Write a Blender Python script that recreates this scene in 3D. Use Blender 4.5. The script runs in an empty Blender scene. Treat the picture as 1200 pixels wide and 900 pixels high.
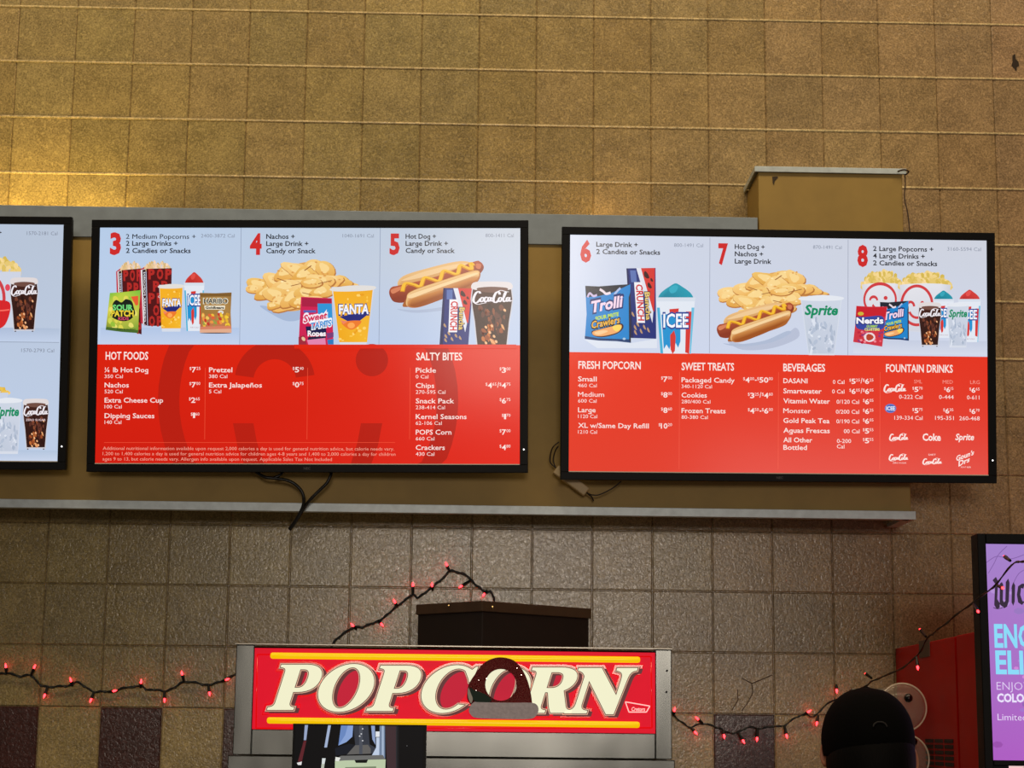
import bpy, math, random
from mathutils import Vector, Matrix, Quaternion
random.seed(7)
SC = bpy.context.scene
COL = SC.collection

# ---------------------------------------------------------------- camera
CAM = Vector((-0.08749, -5.17827, 1.6))
FPX = 2218.03                                   # focal length in pixels of the 1200 x 900 frame
RIGHT = Vector((0.9996710, -0.0232735, 0.0107781))
DOWN = Vector((0.0148395, 0.1820893, -0.9831700))
FWD = Vector((0.0209193, 0.9830065, 0.1823748))
ZO = 2.651914                                   # height of the tile joint used as origin when the wall was measured
cd = bpy.data.cameras.new('camera')
cd.sensor_width = 36.0
cd.lens = FPX / 1200.0 * 36.0
cd.clip_start = 0.05
co = bpy.data.objects.new('camera', cd)
m3 = Matrix((RIGHT, -DOWN, -FWD)).transposed()
co.matrix_world = Matrix.Translation(CAM) @ m3.to_4x4()
COL.objects.link(co)
SC.camera = co

# ---------------------------------------------------------------- world, lights, exposure
SC.view_settings.view_transform = 'Standard'
SC.view_settings.look = 'None'
SC.view_settings.gamma = 1.0
SC.view_settings.use_curve_mapping = False
SC.view_settings.exposure = 0.0
W = bpy.data.worlds.new('hall_air'); SC.world = W; W.use_nodes = True
W.node_tree.nodes['Background'].inputs[0].default_value = (0.95, 0.80, 0.62, 1)
W.node_tree.nodes['Background'].inputs[1].default_value = 0.072


def kelvin(r, g, b): return (r, g, b)


def area(name, loc, target, sx, sy, power, color, spread=180):
    l = bpy.data.lights.new(name, 'AREA'); l.shape = 'RECTANGLE'; l.size = sx; l.size_y = sy
    l.energy = power; l.color = color; l.spread = math.radians(spread)
    o = bpy.data.objects.new(name, l); COL.objects.link(o)
    o.location = loc
    o.rotation_euler = (Vector(target) - Vector(loc)).to_track_quat('-Z', 'Y').to_euler()
    return o


def spot(name, loc, target, power, color, angle, blend=0.6, radius=0.03):
    l = bpy.data.lights.new(name, 'SPOT'); l.energy = power; l.color = color
    l.spot_size = math.radians(angle); l.spot_blend = blend; l.shadow_soft_size = radius
    o = bpy.data.objects.new(name, l); COL.objects.link(o)
    o.location = loc
    o.rotation_euler = (Vector(target) - Vector(loc)).to_track_quat('-Z', 'Y').to_euler()
    return o


# ceiling lights of the concession area, high in front of the menu wall
area('ceiling_light', (0.0, -1.9, 5.3), (0.0, 0.0, 3.2), 6.0, 0.7, 80, (1.0, 0.80, 0.52))
# daylight from the entrance doors of the lobby, far behind the camera
area('entrance_daylight', (0.25, -17.0, 3.3), (0.25, 0.0, 2.0), 3.4, 2.2, 345, (1.0, 0.87, 0.74))
# low light off the lobby floor in front of the counter
area('lobby_light', (5.4, -17.0, 0.25), (0.7, 0.0, 2.2), 4.2, 1.1, 50, (1.0, 0.90, 0.88))
# uplights standing in the cove behind the metal strip
spot('cove_uplight', (-1.16, -0.13, 2.965), (-1.16, -0.03, 3.2), 2.5, (1.0, 0.72, 0.2), 140, 0.7)
spot('cove_uplight', (-1.42, -0.13, 2.965), (-1.40, -0.03, 3.2), 2.4, (1.0, 0.72, 0.2), 140, 0.7)
spot('cove_uplight', (0.26, -0.13, 2.965), (0.26, -0.03, 3.2), 0.7, (1.0, 0.62, 0.2), 140, 0.9)


# ---------------------------------------------------------------- helpers
def lin(c):
    out = []
    for v in c[:3]:
        v = v / 255.0
        out.append(v / 12.92 if v <= 0.04045 else ((v + 0.055) / 1.055) ** 2.4)
    return (out[0], out[1], out[2], 1.0)


def ray(px, py):
    return (RIGHT * ((px - 600) / FPX) + DOWN * ((py - 450) / FPX) + FWD)


def at(px, py, Y):
    d = ray(px, py)
    return CAM + d * ((Y - CAM.y) / d.y)


def mat(name, color, rough=0.5, metal=0.0, emit=None, estr=1.0, coat=0.0, spec=0.5):
    m = bpy.data.materials.new(name); m.use_nodes = True
    b = m.node_tree.nodes['Principled BSDF']
    b.inputs['Base Color'].default_value = lin(color)
    b.inputs['Roughness'].default_value = rough
    b.inputs['Metallic'].default_value = metal
    b.inputs['Coat Weight'].default_value = coat
    b.inputs['Specular IOR Level'].default_value = spec
    if emit:
        b.inputs['Emission Color'].default_value = lin(emit)
        b.inputs['Emission Strength'].default_value = estr
    return m


def noisy(m, scale, amount, bump=0.0, dist=0.002, detail=6, stretch=None, rough_amt=0.0):
    """adds a noise variation to the colour, the bump and the roughness of a principled material"""
    nt = m.node_tree; b = nt.nodes['Principled BSDF']
    tc = nt.nodes.new('ShaderNodeTexCoord')
    n = nt.nodes.new('ShaderNodeTexNoise'); n.inputs['Scale'].default_value = scale; n.inputs['Detail'].default_value = detail
    src = tc.outputs['Object']
    if stretch:
        mp = nt.nodes.new('ShaderNodeMapping'); mp.inputs['Scale'].default_value = stretch
        nt.links.new(src, mp.inputs[0]); src = mp.outputs[0]
    nt.links.new(src, n.inputs['Vector'])
    if amount:
        base = b.inputs['Base Color'].default_value[:]
        r = nt.nodes.new('ShaderNodeValToRGB')
        r.color_ramp.elements[0].position = 0.3; r.color_ramp.elements[1].position = 0.7
        r.color_ramp.elements[0].color = tuple(c * (1 - amount) for c in base[:3]) + (1,)
        r.color_ramp.elements[1].color = tuple(min(1, c * (1 + amount)) for c in base[:3]) + (1,)
        nt.links.new(n.outputs['Fac'], r.inputs[0]); nt.links.new(r.outputs[0], b.inputs['Base Color'])
    if rough_amt:
        mr = nt.nodes.new('ShaderNodeMapRange')
        r0 = b.inputs['Roughness'].default_value
        mr.inputs[1].default_value = 0.3; mr.inputs[2].default_value = 0.7
        mr.inputs[3].default_value = max(0.02, r0 - rough_amt); mr.inputs[4].default_value = r0 + rough_amt
        nt.links.new(n.outputs['Fac'], mr.inputs[0]); nt.links.new(mr.outputs[0], b.inputs['Roughness'])
    if bump:
        bp = nt.nodes.new('ShaderNodeBump'); bp.inputs['Strength'].default_value = bump; bp.inputs['Distance'].default_value = dist
        nt.links.new(n.outputs['Fac'], bp.inputs['Height']); nt.links.new(bp.outputs[0], b.inputs['Normal'])
    return m


class MB:
    """collects geometry in world space"""
    def __init__(self): self.v = []; self.f = []; self.c = []; self.mi = []

    def add(self, vs, fs, mi=0):
        o = len(self.v); self.v += [Vector(p) for p in vs]
        self.f += [tuple(i + o for i in f) for f in fs]; self.mi += [mi] * len(fs)

    def box(self, x0, x1, y0, y1, z0, z1, mi=0, M=None):
        vs = [(x, y, z) for x in (x0, x1) for y in (y0, y1) for z in (z0, z1)]
        if M is not None: vs = [M @ Vector(v) for v in vs]
        self.add(vs, [(0, 1, 3, 2), (4, 6, 7, 5), (0, 4, 5, 1), (2, 3, 7, 6), (0, 2, 6, 4), (1, 5, 7, 3)], mi)
        return self

    def tube(self, pts, r, n=8, mi=0, cap=True):
        pts = [Vector(p) for p in pts]
        rs = r if isinstance(r, (list, tuple)) else [r] * len(pts)
        rings = []
        up = None
        for i, p in enumerate(pts):
            d = (pts[min(i + 1, len(pts) - 1)] - pts[max(i - 1, 0)]).normalized()
            if up is None:
                up = d.orthogonal().normalized()
            up = (up - d * up.dot(d))
            if up.length < 1e-6: up = d.orthogonal()
            up.normalize()
            s = d.cross(up)
            rings.append([p + (up * math.cos(2 * math.pi * k / n) + s * math.sin(2 * math.pi * k / n)) * rs[i] for k in range(n)])
        vs = [v for rg in rings for v in rg]
        fs = []
        for i in range(len(pts) - 1):
            for k in range(n):
                fs.append((i * n + k, i * n + (k + 1) % n, (i + 1) * n + (k + 1) % n, (i + 1) * n + k))
        if cap:
            fs.append(tuple(range(n - 1, -1, -1))); fs.append(tuple((len(pts) - 1) * n + k for k in range(n)))
        self.add(vs, fs, mi)
        return self

    def build(self, name, mats, parent=None, bevel=0.0, seg=2, smooth=False, origin=None):
        if not isinstance(mats, (list, tuple)): mats = [mats]
        o0 = Vector((0, 0, 0))
        if parent is not None:
            pp = parent
            while pp is not None:
                o0 = o0 + pp.location; pp = pp.parent
            off = o0
            loc = Vector((0, 0, 0))
        else:
            if origin is None:
                xs = [v.x for v in self.v]; ys = [v.y for v in self.v]; zs = [v.z for v in self.v]
                origin = Vector(((min(xs) + max(xs)) / 2, (min(ys) + max(ys)) / 2, min(zs)))
            off = Vector(origin); loc = off
        me = bpy.data.meshes.new(name)
        me.from_pydata([tuple(v - off) for v in self.v], [], self.f)
        for m in mats: me.materials.append(m)
        for p, i in zip(me.polygons, self.mi):
            p.material_index = i; p.use_smooth = smooth
        me.update()
        o = bpy.data.objects.new(name, me); COL.objects.link(o)
        o.location = loc
        if parent is not None: o.parent = parent
        if bevel:
            md = o.modifiers.new('bevel', 'BEVEL'); md.width = bevel; md.segments = seg; md.limit_method = 'ANGLE'
        return o


def empty(name, loc):
    o = bpy.data.objects.new(name, None); COL.objects.link(o); o.location = loc; o.empty_display_size = 0.05
    return o


def tag(o, label, cat, group=None):
    o['label'] = label; o['category'] = cat
    if group: o['group'] = group
    return o


def struct(o): o['kind'] = 'structure'; return o


def catmull(pts, n=6, closed=False):
    pts = [Vector(p) for p in pts]
    out = []
    N = len(pts)
    rng = range(N) if closed else range(N - 1)
    for i in rng:
        if closed: a, b, c, d = pts[i - 1], pts[i], pts[(i + 1) % N], pts[(i + 2) % N]
        else: a, b, c, d = pts[max(i - 1, 0)], pts[i], pts[i + 1], pts[min(i + 2, N - 1)]
        for k in range(n):
            t = k / n
            out.append(0.5 * ((2 * b) + (c - a) * t + (2 * a - 5 * b + 4 * c - d) * t * t + (3 * b - a - 3 * c + d) * t ** 3))
    if not closed: out.append(pts[-1])
    return out


# ---------------------------------------------------------------- materials
def pic_mat(name, rough, estr=1.0, spec=0.5):
    m = bpy.data.materials.new(name); m.use_nodes = True
    nt = m.node_tree; b = nt.nodes['Principled BSDF']
    b.inputs['Base Color'].default_value = (0.012, 0.012, 0.013, 1)
    b.inputs['Roughness'].default_value = rough
    b.inputs['Specular IOR Level'].default_value = spec
    a = nt.nodes.new('ShaderNodeAttribute'); a.attribute_name = 'Col'
    nt.links.new(a.outputs['Color'], b.inputs['Emission Color'])
    b.inputs['Emission Strength'].default_value = estr
    return m


M_SCREEN = pic_mat('lit_screen', 0.13, 1.0, 0.17)
M_HAZY = pic_mat('hazy_lit_screen', 0.13, 1.0, 0.3)
M_BLACK = mat('black_plastic', (9, 9, 10), 0.45, spec=0.15)
M_BLACKGL = mat('black_gloss', (10, 10, 11), 0.15)
M_GREY = mat('grey_print', (70, 70, 74), 0.5)
M_LED = mat('white_indicator', (255, 255, 255), 0.4, emit=(255, 255, 255), estr=2.5)
M_LIP = mat('pale_lip_highlight', (232, 222, 204), 0.35)
M_TAN = noisy(mat('tan_paint', (168, 137, 66), 0.55), 14, 0.07, 0.15, 0.001, 4)
M_STRIP = noisy(mat('grey_painted_metal', (146, 158, 168), 0.45, 0.1), 30, 0.08, 0.05, 0.0005, 5)
M_LEDGE = noisy(mat('pale_metal_trim', (206, 218, 222), 0.4, 0.15), 40, 0.12, 0.05, 0.0005, 6)
M_STEEL = noisy(mat('brushed_steel', (104, 106, 104), 0.2, 0.97), 2.6, 0.10, 0.3, 0.012, 2, (1.6, 1, .8), 0.05)
M_STEELD = noisy(mat('steel_edge', (150, 146, 136), 0.3, 0.9), 30, 0.12)
M_BROWNBOX = noisy(mat('dark_brown_box', (30, 19, 15), 0.5), 20, 0.15)
M_BROWNRIM = noisy(mat('brown_rim', (72, 52, 36), 0.45), 30, 0.12)
M_REDMACH = noisy(mat('red_enamel', (184, 14, 6), 0.4, spec=.06), 8, 0.06)
M_WIRE = mat('dark_green_wire', (14, 18, 13), 0.4)
M_CABLE = mat('black_cable', (8, 8, 9), 0.4)
M_BEIGE = mat('cream_plastic', (204, 178, 132), 0.5)
M_BULB = mat('red_bulb', (255, 40, 30), 0.15, emit=(255, 40, 46), estr=10.0)
M_FLOOR = noisy(mat('floor_tile', (120, 104, 88), 0.3), 6, 0.12)
M_WOOD = noisy(mat('counter_laminate', (84, 52, 36), 0.4), 5, 0.2, 0, 0, 6, (1, 1, 8))


def tile_material():
    m = bpy.data.materials.new('stone_tile'); m.use_nodes = True
    nt = m.node_tree; b = nt.nodes['Principled BSDF']
    N = nt.nodes.new; L = nt.links.new
    tc = N('ShaderNodeTexCoord')
    at_ = N('ShaderNodeAttribute'); at_.attribute_name = 'Col'
    n1 = N('ShaderNodeTexNoise'); n1.inputs['Scale'].default_value = 13; n1.inputs['Detail'].default_value = 8; n1.inputs['Roughness'].default_value = 0.62
    n2 = N('ShaderNodeTexNoise'); n2.inputs['Scale'].default_value = 98; n2.inputs['Detail'].default_value = 5; n2.inputs['Roughness'].default_value = 0.55; n2.inputs['Distortion'].default_value = 0.8
    n3 = N('ShaderNodeTexNoise'); n3.inputs['Scale'].default_value = 210; n3.inputs['Detail'].default_value = 3
    for n in (n1, n2, n3): L(tc.outputs['Object'], n.inputs['Vector'])
    r1 = N('ShaderNodeMapRange'); r1.inputs[1].default_value = 0.3; r1.inputs[2].default_value = 0.7; r1.inputs[3].default_value = 0.74; r1.inputs[4].default_value = 1.22
    r3 = N('ShaderNodeMapRange'); r3.inputs[1].default_value = 0.3; r3.inputs[2].default_value = 0.7; r3.inputs[3].default_value = 0.58; r3.inputs[4].default_value = 1.3
    L(n1.outputs['Fac'], r1.inputs[0]); L(n3.outputs['Fac'], r3.inputs[0])
    mu = N('ShaderNodeMath'); mu.operation = 'MULTIPLY'; L(r1.outputs[0], mu.inputs[0]); L(r3.outputs[0], mu.inputs[1])
    vm = N('ShaderNodeVectorMath'); vm.operation = 'SCALE'; L(at_.outputs['Color'], vm.inputs[0]); L(mu.outputs[0], vm.inputs['Scale'])
    fk = N('ShaderNodeTexNoise'); fk.inputs['Scale'].default_value = 105; fk.inputs['Detail'].default_value = 4; fk.inputs['Roughness'].default_value = .7; fk.inputs['Distortion'].default_value = 1.2
    L(tc.outputs['Object'], fk.inputs['Vector'])
    fr = N('ShaderNodeMapRange'); fr.inputs[1].default_value = 0.5; fr.inputs[2].default_value = 0.66; fr.inputs[3].default_value = 0.0; fr.inputs[4].default_value = 0.62
    L(fk.outputs['Fac'], fr.inputs[0])
    mx = N('ShaderNodeMix'); mx.data_type = 'RGBA'; L(fr.outputs[0], mx.inputs['Factor']); L(vm.outputs[0], mx.inputs[6])
    lt = N('ShaderNodeVectorMath'); lt.operation = 'SCALE'; L(at_.outputs['Color'], lt.inputs[0]); lt.inputs['Scale'].default_value = 1.9; L(lt.outputs[0], mx.inputs[7])
    L(mx.outputs[2], b.inputs['Base Color'])
    rr = N('ShaderNodeMapRange'); rr.inputs[1].default_value = 0.35; rr.inputs[2].default_value = 0.65; rr.inputs[3].default_value = 0.15; rr.inputs[4].default_value = 0.26
    L(n2.outputs['Fac'], rr.inputs[0]); L(rr.outputs[0], b.inputs['Roughness'])
    b.inputs['Specular IOR Level'].default_value = 0.5
    ad = N('ShaderNodeMath'); ad.operation = 'MULTIPLY_ADD'; ad.inputs[1].default_value = 0.35
    L(n3.outputs['Fac'], ad.inputs[0]); L(n2.outputs['Fac'], ad.inputs[2])
    bp = N('ShaderNodeBump'); bp.inputs['Strength'].default_value = 0.6; bp.inputs['Distance'].default_value = 0.0011
    L(ad.outputs[0], bp.inputs['Height']); L(bp.outputs[0], b.inputs['Normal'])
    return m


M_TILE = tile_material()

# ---------------------------------------------------------------- the wall of tiles
S = 0.165
X_OFF = -8.5 * S
IMIN, IMAX, JMIN, JMAX = -12, 29, -5, 22          # columns and rows; x = (i-8.5) S, z = ZO + (6-j) S


def build_wall():
    vs, fs, cols = [], [], []

    def face(pts, c):
        o = len(vs); vs.extend(pts); fs.append(tuple(range(o, o + len(pts)))); cols.append(c)
    g, bv, dp = 0.0009, 0.0026, 0.0024
    rnd = random.Random(3)
    tan = Vector(lin((161, 141, 92))[:3]); pink = Vector(lin((162, 132, 98))[:3]); plum = Vector(lin((70, 38, 33))[:3])
    grout = tuple(lin((120, 98, 66))[:3])
    for i in range(IMIN, IMAX):
        for j in range(JMIN, JMAX):
            x0, x1 = (i - 8.5) * S, (i - 7.5) * S
            z1, z0 = ZO + (6 - j) * S, ZO + (5 - j) * S
            if z0 < -0.3: continue
            k = max(0.0, min(1.0, (i - 7) / 12.0))
            c = tan.lerp(pink, k)
            if j == 12 and i % 2 == 0 or (j == 13 and i % 2 == 1): c = plum
            c = c * rnd.uniform(0.9, 1.1)
            c = (c.x * rnd.uniform(0.97, 1.03), c.y, c.z * rnd.uniform(0.95, 1.05))
            a = [(x0 + g, z0 + g), (x1 - g, z0 + g), (x1 - g, z1 - g), (x0 + g, z1 - g)]
            e = [(x0 + g + bv, z0 + g + bv), (x1 - g - bv, z0 + g + bv), (x1 - g - bv, z1 - g - bv), (x0 + g + bv, z1 - g - bv)]
            face([(p[0], 0.0, p[1]) for p in e], c)
            for q in range(4):
                r = (q + 1) % 4
                face([(a[q][0], dp, a[q][1]), (a[r][0], dp, a[r][1]), (e[r][0], 0, e[r][1]), (e[q][0], 0, e[q][1])], c)
    xa, xb = (IMIN - 8.5) * S, (IMAX - 8.5) * S
    lit_bead = tuple(lin((208, 186, 138))[:3])
    for j in range(JMIN + 1, 7):                       # raised grout beads, upper joints only, painted pale for the light they catch
        zc_ = ZO + (6 - j) * S
        prof = [(0.003, .0040), (-.0018, .0034), (-.0036, .0008), (-.0034, -.0016), (-.0004, -.0034), (0.003, -.0036)]
        for k in range(len(prof) - 1):
            (ya, da), (yb_, db) = prof[k], prof[k + 1]
            face([(xa, ya, zc_ + da), (xa, yb_, zc_ + db), (xb, yb_, zc_ + db), (xb, ya, zc_ + da)], lit_bead)
    zb, za = ZO + (6 - JMIN) * S, -0.05
    face([(xa, dp, za), (xb, dp, za), (xb, dp, zb), (xa, dp, zb)], grout)
    for p in ([(xa, 0.15, za), (xa, 0.15, zb), (xb, 0.15, zb), (xb, 0.15, za)],
              [(xa, dp, zb), (xb, dp, zb), (xb, 0.15, zb), (xa, 0.15, zb)],
              [(xa, dp, za), (xa, dp, zb), (xa, 0.15, zb), (xa, 0.15, za)],
              [(xb, dp, za), (xb, 0.15, za), (xb, 0.15, zb), (xb, dp, zb)]): face(p, grout)
    me = bpy.data.meshes.new('wall_back'); me.from_pydata(vs, [], fs)
    ca = me.color_attributes.new('Col', 'FLOAT_COLOR', 'CORNER')
    k = 0
    for p, c in zip(me.polygons, cols):
        for _ in p.loop_indices:
            ca.data[k].color = (c[0], c[1], c[2], 1); k += 1
    me.materials.append(M_TILE)
    o = bpy.data.objects.new('wall_back', me); COL.objects.link(o); struct(o)
    return o


WALL = build_wall()
fl = MB().box(-3.5, 3.5, -9, 0.15, -0.1, 0.0).build('floor', M_FLOOR); struct(fl)

# small dark chip in a tile at the right edge, and a crack in a lower tile
c = at(1189, 74, 0)
b = MB()
pts = [(-.006, .022), (.002, .028), (.004, .012), (.011, .004), (.013, -.008), (.006, -.012), (.004, -.026), (-.003, -.016), (-.010, -.008), (-.006, .004)]
b.add([(c.x + x, -0.0012, c.z + z) for x, z in pts], [tuple(range(len(pts)))])
b.build('chip', mat('dark_chip', (48, 34, 18), 0.8), WALL)
b = MB()
for path in ([(870, 795), (881, 801), (893, 796), (905, 791)], [(881, 801), (882, 812), (876, 824), (869, 833)], [(864, 808), (865, 820), (858, 832)]):
    b.tube([at(x, y, 0.0005) for x, y in path], 0.0016, 5)
b.build('crack', mat('crack_line', (84, 62, 44), 0.8), WALL)

# ---------------------------------------------------------------- boxed fascia behind the menu screens
YF = -0.21
zb = at(1000, 600, YF).z                    # top of the ledge
zs1 = at(887, 255.5, YF).z                  # top of the metal strip
zs0 = at(640, 287, YF).z                    # bottom of the metal strip
zc = at(970, 203, YF).z                     # top of the tan box under its cap
xL, xR = -2.6, at(1067, 575, YF).x
xbl, xbr = at(889, 240, YF).x, at(1058, 240, YF).x
fas = empty('display_fascia', (0.0, -0.1, zb))
tag(fas, 'long tan boxed fascia with grey metal strips on the tiled wall, behind the menu screens', 'fascia')
b = MB()
b.box(xL, xR, YF, YF + 0.02, zb, zs0 + 0.01)            # front board
b.box(xR - 0.02, xR, YF + 0.02, -0.004, zb + 0.02, zs0)
b.box(xL, xbl, YF + 0.02, -0.004, zs0 - 0.02, zs0)      # floor of the cove
b.build('front_board', M_TAN, fas, 0.002)
b = MB(); b.box(xbl, xbr, YF + 0.0005, -0.004, zs0 + 0.0105, zc)
b.build('raised_box', M_TAN, fas, 0.002)
b = MB(); b.box(xL, xbl - 0.004, YF - 0.006, YF + 0.004, zs0, zs1)
b.box(xL, xbl - 0.004, YF + 0.004, YF + 0.03, zs1 - 0.004, zs1)
b.build('top_strip', M_STRIP, fas, 0.0015)
xc0, xc1 = at(884.5, 199, YF - 0.008).x, at(1062.5, 203, YF - 0.008).x
zc1 = at(970, 196, YF - 0.008).z
b = MB(); b.box(xc0, xc1, YF - 0.008, YF - 0.002, zc - 0.001, zc1)
b.box(xc0, xc1, YF - 0.002, -0.004, zc1 - 0.004, zc1)
b.box(xc0, xc0 + 0.004, YF - 0.002, -0.004, zc, zc1 - 0.004)
b.build('box_cap', M_LEDGE, fas, 0.001)
xl1 = at(1073.5, 604, YF - 0.012).x
zl1, zl0 = at(1000, 598, YF - 0.012).z, at(1000, 608, YF - 0.012).z
b = MB(); b.box(xL, xl1, YF - 0.012, YF - 0.006, zl0, zl1)
b.box(xL, xR, YF - 0.006, YF + 0.03, zl0 + 0.002, zl0 + 0.006)
b.box(xR - .02, xl1, YF - 0.006, -0.004, zl0 + 0.002, zl0 + 0.012)
b.build('bottom_ledge', M_LEDGE, fas, 0.001)
b = MB(); b.tube(catmull([at(1060, 204, YF - 0.004), at(1061, 215, YF - 0.006), at(1060, 232, YF - 0.008), at(1064, 252, YF - 0.006), at(1067, 285, YF - 0.004), at(1068, 330, YF - 0.004)], 4), 0.0016, 6)
b.tube(catmull([at(1052, 201, YF - 0.012), at(1059, 199, YF - 0.02), at(1065, 201, YF - 0.016), at(1061, 205, YF - 0.01)], 4), 0.0022, 6)
wr = b.build('loose_wire', mat('brown_wire', (62, 40, 26), 0.5)); tag(wr, 'thin brown wire hanging from the right end of the raised box cap', 'wire')
b = MB(); p = [(905, 207), (911, 206.5), (912, 208), (908, 212), (907, 217), (905.5, 214)]
b.add([at(x, y, YF - 0.0009) for x, y in p], [tuple(range(6))])
b.build('stain', mat('dark_drip', (60, 44, 22), 0.7), fas)

# ---------------------------------------------------------------- flat drawing for screens and printed surfaces
_gl = {}


def glyphs(s, bold=0.0, shear=0.0):
    k = (s, bold, shear)
    if k not in _gl and 'g' in s:                                  # single-storey g: a q with a foot
        V, F = glyphs(s.replace('g', 'q'), bold, shear); V, F = list(V), list(F)
        for i, ch in enumerate(s):
            if ch != 'g': continue
            pv, _ = glyphs(s[:i].replace('g', 'q') + 'q', bold, 0.0)
            xr = max(v[0] for v in pv); yb = min(v[1] for v in pv)
            o = len(V)
            V += [(x + shear * y * .6, y) for x, y in ((xr, yb), (xr, yb + .1 + bold), (xr - .40, yb + .1 + bold), (xr - .44, yb + .03), (xr - .40, yb))]
            F.append(tuple(range(o, o + 5)))
        _gl[k] = (V, F)
    if k not in _gl:
        cu = bpy.data.curves.new('t', 'FONT'); cu.body = s; cu.size = 1; cu.offset = bold; cu.shear = shear; cu.resolution_u = 2
        o = bpy.data.objects.new('t', cu); me = o.to_mesh()
        _gl[k] = ([(v.co.x, v.co.y) for v in me.vertices], [tuple(p.vertices) for p in me.polygons])
        o.to_mesh_clear(); bpy.data.objects.remove(o); bpy.data.curves.remove(cu)
    return _gl[k]


class Plane:
    """a flat surface in the scene: origin, two axes and the normal that faces the room"""
    def __init__(self, origin, u, v):
        self.o = Vector(origin); self.u = Vector(u).normalized(); self.v = Vector(v).normalized(); self.n = self.u.cross(self.v)

    def uv(self, px, py):
        d = ray(px, py); k = (self.o - CAM).dot(self.n) / d.dot(self.n)
        r = CAM + d * k - self.o
        return (r.dot(self.u), r.dot(self.v))


class Pen:
    """draws flat coloured shapes onto a Plane; positions are measured on the photograph and laid onto the plane"""
    STEP = 2.2e-5

    def __init__(self, plane, h0=0.0002): self.pl = plane; self.h = h0; self.vs = []; self.fs = []; self.cs = []; self.map = None

    def quad(self, p00, p10, p11, p01):
        """following coordinates run 0..1 across this quadrilateral (left-top, right-top, right-bottom, left-bottom)"""
        def f(s, t):
            return ((p00[0] * (1 - s) + p10[0] * s) * (1 - t) + (p01[0] * (1 - s) + p11[0] * s) * t,
                    (p00[1] * (1 - s) + p10[1] * s) * (1 - t) + (p01[1] * (1 - s) + p11[1] * s) * t)
        self.map = f
        return self

    def rect(self, x0, y0, x1, y1): return self.quad((x0, y0), (x1, y0), (x1, y1), (x0, y1))

    def free(self): self.map = None; return self

    def _pt(self, p):
        if self.map: p = self.map(p[0], p[1])
        return self.pl.uv(p[0], p[1])

    def raw(self, uvs, faces, col, lift=True):
        if lift: self.h += self.STEP
        o = len(self.vs)
        self.vs += [(u, v, self.h) for u, v in uvs]
        multi = isinstance(col[0], (tuple, list))
        for f in faces:
            self.fs.append(tuple(i + o for i in f))
            self.cs.append([lin(col[i]) for i in f] if multi else [lin(col)] * len(f))

    def poly(self, pts, col, lift=True):
        self.raw([self._pt(p) for p in pts], [tuple(range(len(pts)))], col, lift)

    def smooth(self, pts, col, n=5, lift=True):
        q = catmull([(p[0], p[1], 0) for p in pts], n, True)
        self.poly([(p.x, p.y) for p in q], col, lift)

    def ell(self, cx, cy, rx, ry, col, rot=0, n=20, wob=0, lift=True, a0=0, a1=360, k=3):
        c, s = math.cos(math.radians(rot)), math.sin(math.radians(rot))
        pts = []
        full = a1 - a0 >= 360
        for i in range(n if full else n + 1):
            a = math.radians(a0 + (a1 - a0) * i / n); r = 1 + wob * math.cos(k * a)
            x, y = rx * r * math.cos(a), ry * r * math.sin(a)
            pts.append((cx + x * c - y * s, cy + x * s + y * c))
        self.poly(pts, col, lift)

    def ring(self, cx, cy, rx, ry, t, col, a0=0, a1=360, n=32, clip=None):
        vs, fs = [], []
        for i in range(n + 1):
            a = math.radians(a0 + (a1 - a0) * i / n)
            for k in (1, 0):
                r = (rx - t * (1 - k), ry - t * (1 - k))
                x, y = cx + r[0] * math.cos(a), cy + r[1] * math.sin(a)
                if clip: x = min(max(x, clip[0]), clip[2]); y = min(max(y, clip[1]), clip[3])
                vs.append(self._pt((x, y)))
        for i in range(n): fs.append((2 * i, 2 * i + 2, 2 * i + 3, 2 * i + 1))
        self.raw(vs, fs, col)

    def stroke(self, pts, w, col, n=5, lift=True, smooth=True):
        q = [(p.x, p.y) for p in catmull([(p[0], p[1], 0) for p in pts], n)] if smooth else pts
        ws = w if isinstance(w, (list, tuple)) else None
        vs, fs = [], []
        for i, p in enumerate(q):
            a, b2 = q[max(i - 1, 0)], q[min(i + 1, len(q) - 1)]
            dx, dy = b2[0] - a[0], b2[1] - a[1]; l = math.hypot(dx, dy) or 1
            ww = w if ws is None else ws[0] + (ws[1] - ws[0]) * i / (len(q) - 1)
            for sg in (-1, 1): vs.append(self._pt((p[0] - dy / l * ww / 2 * sg, p[1] + dx / l * ww / 2 * sg)))
        for i in range(len(q) - 1): fs.append((2 * i, 2 * i + 1, 2 * i + 3, 2 * i + 2))
        self.raw(vs, fs, col, lift)

    def text(self, s, x0, yb, x1, cap, col, bold=0.0, shear=0.0, lift=True):
        """a line of lettering from x0 to x1 on baseline yb with capitals cap high; runs along the plane's own horizontal"""
        thick = 0
        if 'M' in s and bold > .01 and not self.map: thick, bold = bold, 0.0
        V, F = glyphs(s, bold, shear)
        lo, hi = min(v[0] for v in V), max(v[0] for v in V)
        if self.map:
            uvs = [self._pt((x0 + (x - lo) / (hi - lo) * (x1 - x0), yb - y / 0.69 * cap)) for x, y in V]
        else:
            u0, v0 = self.pl.uv(x0, yb); u1, _ = self.pl.uv(x1, yb); _, v1 = self.pl.uv(x0, yb - cap)
            uvs = [(u0 + (x - lo) / (hi - lo) * (u1 - u0), v0 + y / 0.69 * (v1 - v0)) for x, y in V]
            if thick:                                              # heavier strokes: the same outlines set twice, a hair apart
                e = .45 * thick * (u1 - u0) / (hi - lo)
                n_ = len(uvs)
                uvs = [(u - e, v) for u, v in uvs] + [(u + e, v) for u, v in uvs]
                F = list(F) + [tuple(i + n_ for i in f) for f in F]
        self.raw(uvs, F, col, lift)

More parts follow.
